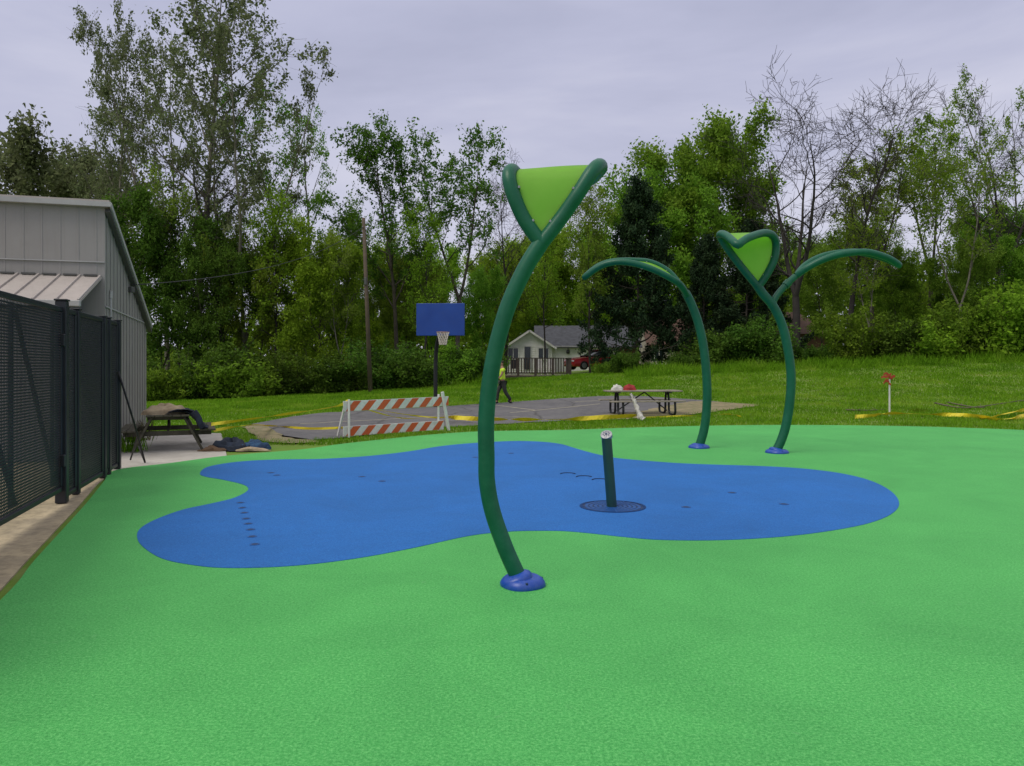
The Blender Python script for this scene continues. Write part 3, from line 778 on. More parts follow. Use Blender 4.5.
# heap of clothes on the ground
q = G(236, 450)
lump('clothes_heap', q + Vector((-.12, .1, 0.0)), (0.62, 0.5, 0.17), M['navy_cloth'], 9, 'black bag in the heap on the grass right of the wooden table', 'bag', rot=.2, folds=.25)
lump('clothes_heap', q + Vector((.28, .18, 0.0)), (0.62, 0.42, 0.13), M['blue_cloth'], 12, 'blue jacket in the heap on the grass right of the wooden table', 'jacket', rot=.5, folds=.3)
lump('clothes_heap', q + Vector((-.4, -.12, 0.0)), (0.42, 0.25, 0.07), M['brown_cloth'], 14, 'flat brown cloth lying on the slab edge right of the wooden table', 'cloth', folds=.3)
lump('clothes_heap', q + Vector((.3, -.1, 0.0)), (0.6, 0.2, 0.05), M['tan_cloth'], 15, 'thin tan cloth in front of the blue jacket on the grass', 'cloth', folds=.3)
bpy.data.objects['clothes_heap'].name = 'bag'
# leaning rod at the fence end
k = MB(); a, b_ = G(145, 463, 0.01), at(118.5, 372, 11.75)
rod = empty('leaning_rod', a, 0, 'thin black rod leaning against the far end of the mesh fence', 'rod')
k.tube([a, a.lerp(b_, .5) + Vector((.01, 0, .0)), b_], 0.016, 8); k.build('shaft', M['black'], rod, smooth=True)
k = MB(); k.tube([a + Vector((0, 0, .0)), a + Vector((-.16, .1, .26))], 0.012, 6)
k.tube([a.lerp(b_, .3), a + Vector((-.34, .2, .02))], 0.014, 6); k.build('foot', M['black'], rod)

# ------------------------------------------------------------------ barricade
A, B = G(348, 437.5), G(445, 430.5)
bc = empty('barricade', A, 0, 'white barricade with two orange striped boards on the near edge of the court', 'barricade')
u = (B - A).normalized(); side = Vector((-u.y, u.x, 0))
k = MB(); k.bar(A - side * .045, A - side * .042 + Vector((0, 0, .85)), 0.045, 0.06, 0.005); k.build('leg', M['white_paint'], bc)
k = MB(); k.bar(A - side * .35 + Vector((0, 0, 0)), A - side * .04 + Vector((0, 0, .80)), 0.045, 0.05, 0.005) if False else k.bar(A + side * .45, A + side * .10 + Vector((0, 0, .80)), 0.04, 0.05, 0.005); k.build('leg', M['white_paint'], bc)
zt = T(B.x, B.y)
k = MB(); k.bar(B + u * .08 - side * .046, B - u * .12 - side * .046 + Vector((0, 0, .96)), 0.05, 0.07, 0.005); k.build('leg', M['white_paint'], bc)
k = MB(); k.bar(B - u * .16 + side * .06, B - u * .16 + side * .05 + Vector((0, 0, .90)), 0.05, 0.06, 0.005); k.build('leg', M['white_paint'], bc)
def board(za, zb_, h, ext0, ext1):
    a = A - u * ext0 + Vector((0, 0, za)); b2 = B + u * ext1 + Vector((0, 0, zb_))
    w = (b2 - a); L = w.length; w.normalize(); up = Vector((0, 0, 1)); nn = side
    def q(t, z, d): return a + w * t + up * z - nn * d
    k = MB(); k.bar(a, b2, 0.03, h, 0.003); o = k.build('board', M['white_paint'], bc)
    s = MB(); p = 0.40; wd = 0.2; sl = h * 0.9; t = 0.05
    while t < L - 0.02:
        t0b, t1b = t, min(t + wd, L); t0t, t1t = min(t + sl, L), min(t + sl + wd, L)
        if t1b > t0b:
            s.add([q(t0b, -h / 2 + .004, .0175), q(t1b, -h / 2 + .004, .0175), q(t1t, h / 2 - .004, .0175), q(t0t, h / 2 - .004, .0175)], [(0, 1, 2, 3)])
        t += p
    s.build('orange_stripe', M['orange'], o)
board(0.70, 0.73, 0.23, 0.12, 0.10)
board(0.14, 0.14, 0.22, 0.12, -0.05)

# ------------------------------------------------------------------ caution tape
def tape(pts, w, label, seed=1, twist=1.2, lift=0.0):
    rr = random.Random(seed); P = catmull(pts, 8); mb = MB()
    for i, p in enumerate(P):
        t = P[min(i + 1, len(P) - 1)] - P[max(i - 1, 0)]; t.normalize()
        a = 0.6 + twist * math.sin(i * 0.23 + seed) + .4 * math.sin(i * .7)
        n1 = Vector((0, 0, 1)); n2 = t.cross(n1).normalized(); d = (n1 * abs(math.sin(a)) + n2 * math.cos(a)) * w / 2
        base = p + Vector((0, 0, abs(d.z) if lift else 0))
        mb.v += [tuple(base - d), tuple(base + d)]
    N = len(P)
    for i in range(N - 1): mb.f.append((2 * i, 2 * i + 1, 2 * i + 3, 2 * i + 2))
    o = mb.build('caution_tape', M['tape'])
    m_ = o.modifiers.new('thickness', 'SOLIDIFY'); m_.thickness = 0.001
    return tag(o, label, 'caution tape', 'yellow caution tape')
tb = tp(0.76, -.5, .5)
tape([tb, at(240, 420.5, 15.3), at(290, 413.5, 16), at(335, 406.5, 16.8), A + Vector((0, 0, .82))], 0.07, 'yellow tape strung in the air from the wooden table to the barricade', 1)
tape([tb + Vector((.05, 0, -.12)), at(250, 425, 15.9), G(275, 428, .05), G(310, 430.5, .05), G(345, 430, .06)], 0.06, 'yellow tape sagging to the asphalt left of the barricade, below the strung one', 2)
tape([A + side * .1 + Vector((0, 0, .83)), at(375, 409, 18.0), at(410, 415, 18.9), at(438, 417.5, 20.0), G(462, 418.5, .06)], 0.035, 'upper of two yellow strands hanging slanted behind the barricade boards', 3)
tape([A + side * .1 + Vector((.06, 0, .80)), at(372, 411, 18.0), at(402, 418, 18.7), G(430, 422, .1), G(450, 421, .12)], 0.03, 'lower of two yellow strands hanging slanted behind the barricade boards', 13)
tape([G(436, 421, .10), G(452, 422, .13), G(480, 423.5, .13), G(520, 424.5, .14), G(560, 424, .13), G(600, 422, .13), G(636, 420, .13)], 0.13,
     'wide yellow tape lying on the grass between the barricade and the far picnic table', 5)
tape([G(640, 418.8, .03), G(665, 417.5, .03), G(700, 416.5, .03), G(728, 416, .06), G(741, 418.5, .06)], 0.05, 'pale thin tape on the grass right of the far picnic table', 6)
tape([G(855, 419, .07), G(872, 418, .07), G(890, 416.2, .09), G(930, 416.8, .08), G(965, 417.8, .08), G(990, 420, .09), G(1005, 417, .1), G(1030, 413, .12), G(1080, 408, .05)], 0.12,
     'yellow tape lying on the grass from the flagged stake to the right edge', 7)
tape([G(975, 418.5, .03), G(995, 421, .05), G(1012, 420, .05), G(1030, 417, .05), G(1060, 416, .05)], 0.14, 'crumpled second yellow tape at the right edge of the lawn', 9)
# stake with red flag
s0 = G(889.5, 416)
st = empty('marker_stake', s0, 0, 'white stake with a tattered red flag on the lawn', 'stake')
Ys = s0.y; tz = EYE - (379 - HY) / F * Ys
k = MB(); k.bar(s0 - Vector((0, 0, .03)), Vector((s0.x, s0.y, tz)), 0.045, 0.03, 0.004); k.build('stick', M['white_paint'], st)
k = MB(); rr = random.Random(5)
for j in range(7):
    a = rr.uniform(0, 6.28); c = Vector((s0.x, s0.y, tz - .02 + rr.uniform(-.08, .12)))
    p = [c]; 
    for s_ in range(4): p.append(p[-1] + Vector((math.cos(a + s_ * .5) * .06, math.sin(a) * .05, rr.uniform(-.06, .045))))
    vs = []
    for i, q_ in enumerate(p): vs += [q_ + Vector((0, 0, .06 - .008 * i)), q_ - Vector((0, 0, .06 - .008 * i))]
    k.add(vs, [(2 * i, 2 * i + 1, 2 * i + 3, 2 * i + 2) for i in range(4)])
fo = k.build('flag', M['flag'], st); fo.modifiers.new('thickness', 'SOLIDIFY').thickness = 0.006

# ------------------------------------------------------------------ far picnic table
ft = G(641, 414.5); fb = ft.z
rz = R(8)
o = empty('picnic_table', ft, rz, 'grey planked picnic table on black bent pipe legs at the end of the court', 'picnic table'); o.scale = (1.12, 1.1, 1.0)
k = MB()
for i in range(4): k.box((0.05, -0.27 + i * 0.18, 0.76), (2.15, 0.165, 0.045), None, 0.006)
k.build('table_top', M['grey_wood'], o, local=True)
for s in (-1, 1):
    k = MB()
    for i in (0, 1): k.box((0.0, s * (0.62 + i * .12) - .06 * s, 0.45), (2.15, 0.11, 0.04), None, 0.006)
    k.build('seat', M['grey_wood'], o, local=True)
for x in (-0.72, 0.78):
    for s in (-1, 1):
        k = MB(); k.tube(catmull([(x, s * .08, .72), (x, s * .14, .5), (x, s * .16, .15), (x, s * .28, .03), (x, s * .55, .03), (x, s * .68, .12), (x, s * .66, .43)], 6), 0.034, 8)
        k.build('leg', M['black'], o, local=True, smooth=True)
k = MB(); k.tube([(-.72, 0, .12), (0.1, 0, .72)], .02, 6); k.tube([(.78, 0, .12), (0.1, 0, .72)], .02, 6); k.bar((-.72, -.35, .715), (-.72, .35, .715), .05, .03); k.bar((.78, -.35, .715), (.78, .35, .715), .05, .03)
k.build('brace', M['black'], o, local=True)
tt = ft + Vector((0, 0, .785))
lump('bag', tt + Vector((-.80, -.15, 0)), (0.36, 0.3, 0.15), M['white_plastic'], 21, 'white plastic bag on the left end of the far picnic table', 'bag', folds=.2)
lump('bag', tt + Vector((-.40, -.05, 0)), (0.40, 0.3, 0.15), M['red_cloth'], 22, 'red bag beside the white one on the far picnic table', 'bag', folds=.2)
# white plastic scrap
w0 = G(638, 420.5); k = MB(); path = catmull([w0 + Vector((.12, 0, .02)), w0 + Vector((.06, 0, .12)), w0 + Vector((-.02, 0.1, .38)), w0 + Vector((-.1, .2, .62)), w0 + Vector((-.17, .3, .78))], 6)
k.tube(path, [0.12 - 0.10 * (i / (len(path) - 1)) ** .7 for i in range(len(path))], 12)
rr = random.Random(8); k.v = [(x + rr.uniform(-.03, .03), y + rr.uniform(-.03, .03), max(w0.z + .005, z + rr.uniform(-.02, .02))) for x, y, z in k.v]
tag(k.build('plastic_sheet', M['white_plastic'], smooth=True), 'white plastic sheet hanging down to the grass in front of the far picnic table', 'plastic sheet')

# ------------------------------------------------------------------ basketball hoop
hb = G(435.5, 407); hz = T(hb.x, hb.y); Yh = hb.y
ho = empty('basketball_hoop', hb, 0, 'basketball hoop with plain blue backboard on a black curved pole', 'basketball hoop')
ptop = at(440, 340, Yh)
MB().tube(catmull([hb, at(435.5, 385, Yh), at(435.7, 360, Yh), at(437, 345, Yh - .1), at(439.5, 334, Yh - .3), at(440, 328, Yh - .6)], 6), 0.075, 12).build('pole', M['black'], ho, smooth=True)
cb = at(440.5, 319.5, Yh - .75)
m_ = Matrix.Rotation(R(-4), 3, 'Z')
MB().box(cb, (1.76, 0.05, 1.17), m_, 0.012).build('backboard', M['board_blue'], ho)
k = MB(); c = cb + Vector((.12, -.34, -.47)); ring = [c + Vector((.23 * math.cos(a), .23 * math.sin(a), 0)) for a in np.linspace(0, 2 * math.pi, 24, endpoint=False)]
k.tube(ring, .012, 6, closed=True); k.bar(c + Vector((0, .22, -.02)), c + Vector((0, .32, -.02)), .14, .05)
rm = k.build('rim', M['rim'], ho)
k = MB()
for i in range(12):
    for s in (-1, 1):
        pts = []
        for j in range(6):
            a = 2 * math.pi * (i + s * j * .5) / 12; r_ = .225 - .1 * (j / 5) ** .7; pts.append(c + Vector((r_ * math.cos(a), r_ * math.sin(a), -.005 - .45 * j / 5)))
        k.tube(pts, .008, 4)
k.build('net', M['net'], rm)

# ------------------------------------------------------------------ utility pole + cable
up_ = at(370.5, 389, 41); up_.z = T(up_.x, up_.y) - .1
tpz = at(363.5, 218, 41)
k = empty('utility_pole', up_, 0, 'bare brown wooden utility pole standing before the trees left of the hoop', 'utility pole')
MB().tube([up_, up_.lerp(tpz, .5), tpz], [.13, .11, .09], 12).build('shaft', M['pole_wood'], k, smooth=True)
kk = MB(); q = up_.lerp(tpz, .64); kk.box(q + Vector((0, -.14, 0)), (.14, .12, .4), None, .02); kk.build('meter_box', M['dark_trim'], k)
kk = MB(); kk.bar(tpz + Vector((-.03, -.15, -.5)), tpz + Vector((-.03, .15, -.5)), .05, .05); kk.build('bracket', M['bolt'], k)
cab = MB(); a, b_ = bp(-.05, 2.2, 3.35), tpz + Vector((0, -.1, -.5)); pts = []
for i in range(25):
    t = i / 24; p = a.lerp(b_, t); p.z -= 1.2 * 4 * t * (1 - t) * .5; pts.append(p)
cab.tube(pts, .012, 5)
tag(cab.build('overhead_cable', M['black'], smooth=True), 'thin sagging cable from the metal shed to the wooden utility pole', 'cable')

# ------------------------------------------------------------------ person
pp = G(502.5, 403.5)
def skin(name, verts, edges, radii, mat, parent, sub=2, root=0):
    me = bpy.data.meshes.new(name); me.from_pydata(verts, edges, []); me.materials.append(mat)
    o = bpy.data.objects.new(name, me); col.objects.link(o); o.parent = parent
    m = o.modifiers.new('skin', 'SKIN'); m.use_smooth_shade = True
    o.modifiers.new('sub', 'SUBSURF').levels = sub; o.modifiers['sub'].render_levels = sub
    for i, r_ in enumerate(radii):
        sv = me.skin_vertices[0].data[i]; sv.radius = r_ if isinstance(r_, tuple) else (r_, r_); sv.use_root = (i == root)
    return o
pe = empty('person', pp, R(-75), 'person in a bright yellow shirt and dark trousers walking beyond the asphalt court', 'person'); pe.scale = (.92, .92, .95)
# local: x = left-right of the body, y = forward(-y is front)
V = [(0, 0, .92), (0, -.01, 1.12), (0, -.02, 1.32), (0, -.02, 1.45), (0, -.03, 1.54), (0, -.04, 1.64), (0, -.045, 1.71),
     (-.19, -.01, 1.40), (-.23, .10, 1.14), (-.22, -.0, .92), (-.22, -.04, .83), (.19, -.01, 1.40), (.23, -.12, 1.15), (.20, -.28, .98), (.20, -.35, .93),
     (-.10, .0, .86), (-.10, -.18, .48), (-.10, -.22, .08), (-.10, -.36, .04), (.10, .0, .86), (.10, .10, .47), (.10, .36, .12), (.10, .27, .03)]
E = [(0, 1), (1, 2), (2, 3), (3, 4), (4, 5), (5, 6), (3, 7), (7, 8), (8, 9), (9, 10), (3, 11), (11, 12), (12, 13), (13, 14), (0, 15), (15, 16), (16, 17), (17, 18), (0, 19), (19, 20), (20, 21), (21, 22)]
Rd = [(.14, .10), (.13, .09), (.15, .10), (.11, .08), .05, .085, .08, .055, .042, .03, .035, .055, .042, .03, .035, .085, .06, .042, .035, .085, .06, .042, .035]
skin('body', V, E, Rd, M['skin'], pe)
skin('shirt', [V[0], V[1], V[2], (0, -.02, 1.44), V[7], (-.215, .04, 1.27), V[11], (.215, -.06, 1.28)], [(0, 1), (1, 2), (2, 3), (3, 4), (4, 5), (3, 6), (6, 7)],
     [(.19, .145), (.17, .13), (.185, .135), (.13, .10), .085, .075, .085, .075], M['hivis'], pe)
skin('trousers', [(0, 0, .93), V[15], V[16], (-.10, -.22, .10), V[19], V[20], (.10, .35, .13)], [(0, 1), (1, 2), (2, 3), (0, 4), (4, 5), (5, 6)], [(.165, .13), .115, .085, .07, .115, .085, .07], M['trousers'], pe)
skin('hair', [(0, -.015, 1.66), (0, -.01, 1.72), (0, -.04, 1.745)], [(0, 1), (1, 2)], [.085, .095, .07], M['hair'], pe)
k = MB()
k.box((-.10, -.29, .04), (.09, .27, .085), None, .03); k.build('shoe', M['black'], pe, local=True)
k = MB(); k.box((.10, .31, .06), (.09, .26, .085), Matrix.Rotation(R(-35), 3, 'X'), .03); k.build('shoe', M['black'], pe, local=True)

# ------------------------------------------------------------------ houses
def window(parent, c, w, h, t=0.08):
    k = MB(); x, y, z = c
    for dx in (-w / 2, w / 2, 0): k.box((x + dx, y, z), (t if dx else t * .7, .08, h + t))
    for dz in (-h / 2, h / 2): k.box((x, y - .005, z + dz), (w + t, .085, t))
    f_ = k.build('window', M['white_paint'], parent)
    MB().box((x, y + .03, z), (w - .02, .04, h - .02)).build('pane', M['glass'], f_)
def gable(mb, x0, x1, y0, y1, z0, z1, zr, axis):
    """solid with a ridge; axis 'y' puts the gable toward the camera"""
    if axis == 'y':
        xm = (x0 + x1) / 2
        vs = [(x0, y0, z0), (x1, y0, z0), (x1, y0, z1), (xm, y0, zr), (x0, y0, z1), (x0, y1, z0), (x1, y1, z0), (x1, y1, z1), (xm, y1, zr), (x0, y1, z1)]
    else:
        ym = (y0 + y1) / 2
        vs = [(x1, y0, z0), (x1, y1, z0), (x1, y1, z1), (x1, ym, zr), (x1, y0, z1), (x0, y0, z0), (x0, y1, z0), (x0, y1, z1), (x0, ym, zr), (x0, y0, z1)]
    mb.add(vs, [(0, 1, 2, 3, 4), (9, 8, 7, 6, 5), (0, 5, 6, 1), (1, 6, 7, 2), (2, 7, 8, 3), (3, 8, 9, 4), (4, 9, 5, 0)])
def roofp(mb, x0, x1, y0, y1, z1, zr, axis, o=.35, th=.12):
    if axis == 'y':
        xm = (x0 + x1) / 2; k_ = (zr - z1) / (xm - x0)
        for s in (-1, 1):
            xe = xm + s * (xm - x0 + o); ze = z1 - o * k_
            a = [(xm, y0 - o, zr), (xe, y0 - o, ze), (xe, y1 + o, ze), (xm, y1 + o, zr)]
            mb.add([(p[0], p[1], p[2] + .02) for p in a] + [(p[0], p[1], p[2] + th) for p in a], [(3, 2, 1, 0), (4, 5, 6, 7), (0, 1, 5, 4), (1, 2, 6, 5), (2, 3, 7, 6), (3, 0, 4, 7)])
    else:
        ym = (y0 + y1) / 2; k_ = (zr - z1) / (ym - y0)
        for s in (-1, 1):
            ye = ym + s * (ym - y0 + o); ze = z1 - o * k_
            a = [(x0 - o, ym, zr), (x0 - o, ye, ze), (x1 + o, ye, ze), (x1 + o, ym, zr)]
            mb.add([(p[0], p[1], p[2] + .02) for p in a] + [(p[0], p[1], p[2] + th) for p in a], [(3, 2, 1, 0), (4, 5, 6, 7), (0, 1, 5, 4), (1, 2, 6, 5), (2, 3, 7, 6), (3, 0, 4, 7)])
Yw = 62.0; s62 = F / Yw
def hx(px, Y=Yw): return (px - 512) / F * Y
def hzz(py, Y=Yw): return EYE - (py - HY) / F * Y
h1 = empty('house', (hx(530), Yw, T(1.5, Yw)), 0, 'white gabled house with grey roof behind the wooden deck', 'house')
zb = 0.8
k = MB(); gable(k, hx(507), hx(552), Yw, Yw + 7, zb, hzz(346), hzz(331), 'y'); w1 = k.build('wall', M['house_white'], h1)
k = MB()
for i in range(14): k.box(((hx(507) + hx(552)) / 2, Yw - .012, zb + .15 + i * .17), (hx(552) - hx(507), .02, .03))
k.build('clapboard', M['house_white'], w1)
k = MB(); roofp(k, hx(507), hx(552), Yw, Yw + 7, hzz(346), hzz(331), 'y'); k.build('roof', M['shingle_grey'], h1)
k = MB()
zr, ze = hzz(331), hzz(346)
xm = (hx(507) + hx(552)) / 2
for s in (-1, 1): k.bar((xm, Yw - .38, zr + .0), (xm + s * (xm - hx(507) + .35), Yw - .38, ze - .22), .04, .16)
k.build('trim', M['white_paint'], h1)
for px in (513.2, 543.5): window(h1, (hx(px), Yw - .05, hzz(353.6)), .88, .95)
k = MB(); k.box((hx(527.5), Yw - .04, hzz(358)), (.5, .08, 1.9)); d_ = k.build('door', M['glass'], h1)
k = MB(); k.box((hx(524.8), Yw - .03, hzz(358)), (.1, .1, 2.0)); k.box((hx(530.2), Yw - .03, hzz(358)), (.1, .1, 2.0)); k.box((hx(527.5), Yw - .03, hzz(345.9)), (.64, .11, .1)); k.build('frame', M['white_paint'], d_)
k = MB(); gable(k, hx(552) + .01, hx(606), Yw + 1.2, Yw + 8, zb, hzz(346, Yw + 1.2), hzz(327, Yw + 4.6), 'x'); k.build('wall', M['house_white'], h1)
k = MB(); roofp(k, hx(540), hx(640), Yw + 1.2, Yw + 8, hzz(346, Yw + 1.2), hzz(327, Yw + 4.6), 'x'); k.build('roof', M['shingle_grey'], h1)
k = MB(); gable(k, hx(606) + .01, hx(642), Yw + 1.25, Yw + 7.9, zb, hzz(346, Yw + 1.2), hzz(328, Yw + 4.6), 'x'); k.build('wall', M['brick'], h1)
k = MB(); k.box((hx(615), Yw + 1.2, hzz(358)), (.9, .1, 1.9)); k.build('door', M['white_paint'], h1)
k = MB(); k.box((hx(575), Yw + .92, hzz(346.8, Yw + 1)), (hx(606) - hx(552), .1, .12)); k.build('gutter', M['white_paint'], h1)
k = MB(); k.tube([(hx(569), Yw + 1.0, hzz(347)), (hx(569), Yw + 1.0, hzz(352))], .03, 6); k.lathe([(.12, 0), (.16, .12), (.12, .3), (.05, .34)], (hx(569), Yw + 1.0, hzz(353.5)), 10); k.build('hanging_lantern', M['black'], h1)

Yb = 66.0
h2 = empty('house', (hx(680, Yb), Yb, T(14, Yb)), 0, 'cream and brick house with brown roof behind the dark evergreens', 'house')
z0 = 1.0
k = MB(); gable(k, hx(650, Yb), hx(712, Yb), Yb, Yb + 7, z0, hzz(343, Yb), hzz(320, Yb + 3.5), 'x'); k.build('wall', M['house_tan'], h2)
k = MB(); roofp(k, hx(650, Yb), hx(712, Yb), Yb, Yb + 7, hzz(343, Yb), hzz(320, Yb + 3.5), 'x'); k.build('roof', M['shingle_brown'], h2)
k = MB(); gable(k, hx(676, Yb), hx(704, Yb), Yb - 1.4, Yb + 2, z0, hzz(345, Yb), hzz(328, Yb), 'y'); k.build('wall', M['brick'], h2)
k = MB(); roofp(k, hx(676, Yb), hx(704, Yb), Yb - 1.4, Yb + 2, hzz(345, Yb), hzz(328, Yb), 'y'); k.build('roof', M['shingle_brown'], h2)
window(h2, (hx(690, Yb), Yb - 1.46, hzz(353, Yb)), 1.0, 1.0); window(h2, (hx(659, Yb), Yb - .06, hzz(353, Yb)), .8, 1.0)
Yc = 68.0
h3 = empty('house', (hx(812, Yc), Yc, T(26, Yc)), 0, 'low house with brown hipped roof behind the shrubs right of the forked post', 'house')
x0, x1, zz = hx(782, Yc), hx(838, Yc), hzz(334, Yc)
k = MB(); k.box(((x0 + x1) / 2, Yc + 3, (zz + 1.2) / 2), (x1 - x0 - .6, 6, zz - 1.2)); k.build('wall', M['brick'], h3)
k = MB(); zr = hzz(312, Yc + 3); k.add([(x0, Yc - .4, zz), (x1, Yc - .4, zz), (x1, Yc + 6.4, zz), (x0, Yc + 6.4, zz), (x0 + 1.5, Yc + 3, zr), (x1 - 2.6, Yc + 3, zr)],
      [(3, 2, 1, 0), (0, 1, 5, 4), (1, 2, 5), (2, 3, 4, 5), (3, 0, 4)]); k.build('roof', M['shingle_brown'], h3)
window(h3, (hx(800, Yc), Yc - .05, zz - .8), 1.0, .9)

# deck
Yd = 49.0
x0, x1 = hx(500, Yd), hx(571, Yd); zf = hzz(375, Yd); zr = hzz(358.5, Yd)
dk = empty('wooden_deck', ((x0 + x1) / 2, Yd, T(2, Yd)), 0, 'dark railed wooden deck at the edge of the lawn in front of the white house', 'deck')
k = MB(); k.box(((x0 + x1) / 2, Yd + 1.6, zf - .03), (x1 - x0, 3.2, .06)); k.build('floor', M['deck_floor'], dk)
k = MB(); k.box(((x0 + x1) / 2, Yd + .02, zf - .16), (x1 - x0 - .05, .05, .2)); k.box((x1 - .05, Yd + 1.6, zf - .16), (.05, 3.1, .2)); k.build('skirt', M['deck_wood'], dk)
for i in range(5):
    x = x0 + .05 + (x1 - x0 - .1) * i / 4
    MB().box((x, Yd + .05, (zr + zf - .5) / 2), (.16, .12, zr - zf + .5), None, .01).build('post', M['deck_wood'], dk)
MB().box((x1 - .06, Yd + 3.1, (zr + zf - .5) / 2), (.1, .1, zr - zf + .5), None, .01).build('post', M['deck_wood'], dk)
k = MB(); k.box(((x0 + x1) / 2, Yd + .05, zr + .02), (x1 - x0 + .1, .14, .05)); k.box(((x0 + x1) / 2, Yd + .05, zf + .12), (x1 - x0, .05, .08))
k.box((x1 - .06, Yd + 1.6, zr + .021), (.14, 3.2, .05)); k.box((x1 - .06, Yd + 1.6, zf + .121), (.05, 3.1, .08)); k.build('rail', M['deck_wood'], dk)
k = MB(); x = x0 + .2
while x < x1 - .1: k.box((x, Yd + .05, (zr + zf) / 2 + .05), (.07, .04, zr - zf - .1)); x += .17
y = Yd + .25
while y < Yd + 3.1: k.box((x1 - .06, y, (zr + zf) / 2 + .05), (.04, .04, zr - zf - .1)); y += .16
k.build('baluster', M['deck_wood'], dk)
for i in range(3):
    k = MB(); c_ = (hx([538, 551, 515][i], Yd + 1.5), Yd + 1.5, zf)
    k.box((c_[0], c_[1], zf + .42), (.5, .5, .05), None, .01); k.box((c_[0], c_[1] + .25, zf + .72), (.5, .04, .6), None, .01)
    for sx in (-1, 1):
        for sy in (-1, 1): k.box((c_[0] + sx * .22, c_[1] + sy * .22, zf + .2), (.04, .04, .4))
    tag(k.build('deck_chair', M['white_plastic'] if i < 2 else M['black']), ['pale chair right of the middle of the wooden deck', 'pale chair near the right end of the wooden deck', 'dark chair at the left end of the wooden deck'][i], 'chair')

# red car
cz = T(hx(592, 56), 56)
car = empty('parked_car', (hx(594, 56), 56, cz + .12), R(25), 'red car parked beside the white house, half hidden by bushes', 'car')
def loft(mb, secs):
    n_ = len(secs[0]); vs = [p for s in secs for p in s]; fs = []
    for i in range(len(secs) - 1):
        for j in range(n_):
            l = (j + 1) % n_; fs.append((i * n_ + j, (i + 1) * n_ + j, (i + 1) * n_ + l, i * n_ + l))
    fs.append(tuple(range(n_))); fs.append(tuple((len(secs) - 1) * n_ + j for j in reversed(range(n_))))
    mb.add(vs, fs)
def sec(x, w, z0, z1): return [(x, -w * .92, z0), (x, -w, z0 + .15), (x, -w * .98, (z0 + z1) / 2), (x, -w * .86, z1 - .04), (x, -w * .6, z1), (x, w * .6, z1), (x, w * .86, z1 - .04), (x, w * .98, (z0 + z1) / 2), (x, w, z0 + .15), (x, w * .92, z0)]
k = MB(); loft(k, [sec(-2.2, .70, .35, .62), sec(-2.1, .84, .25, .78), sec(-1.4, .89, .2, .9), sec(-.7, .9, .2, .96), sec(.6, .9, .2, .98), sec(1.6, .89, .2, .99), sec(2.1, .84, .25, .92), sec(2.2, .72, .35, .8)])
bo_ = k.build('body', M['car_red'], car, smooth=True, local=True, auto=40)
k = MB(); loft(k, [sec(-.75, .75, .9, .95), sec(-.1, .70, .9, 1.38), sec(.4, .68, .9, 1.45), sec(1.1, .68, .9, 1.40), sec(1.75, .74, .9, .99)]); k.build('windows', M['glass'], car, smooth=True, local=True, auto=40)
k = MB(); loft(k, [sec(-.15, .62, 1.34, 1.41), sec(.4, .66, 1.36, 1.475), sec(1.1, .64, 1.3, 1.42)]); k.build('roof', M['car_red'], car, smooth=True, local=True)
for x in (-1.35, 1.35):
    for s in (-1, 1):
        w_ = MB().tube([(x, s * .72, .32), (x, s * .90, .32)], .32, 20).build('wheel', M['tyre'], car, smooth=True, local=True, auto=40)
        MB().tube([(x, s * .89, .32), (x, s * .912, .32)], .2, 14).build('rim', M['alloy'], w_, local=True)
for s in (-1, 1): MB().box((-2.13, s * .6, .64), (.12, .3, .12), None, .03).build('headlight', M['lamp_glass'], car, local=True)

# ------------------------------------------------------------------ vegetation
class Tree:
    def __init__(s, seed): s.r = np.random.RandomState(seed); s.wood = MB(); s.tw = []; s.seed = seed
    def limb(s, p, d, L, r0, r1, n, wob, up, sides, keep=True):
        P = [p.copy()]; D = d.normalized()
        for i in range(n):
            D = (D + Vector(s.r.normal(0, wob, 3)) + Vector((0, 0, up))).normalized(); P.append(P[-1] + D * L / n)
        rad = [r0 + (r1 - r0) * i / n for i in range(n + 1)]
        s.wood.tube(P, rad, sides, caps=False)
        return P, rad

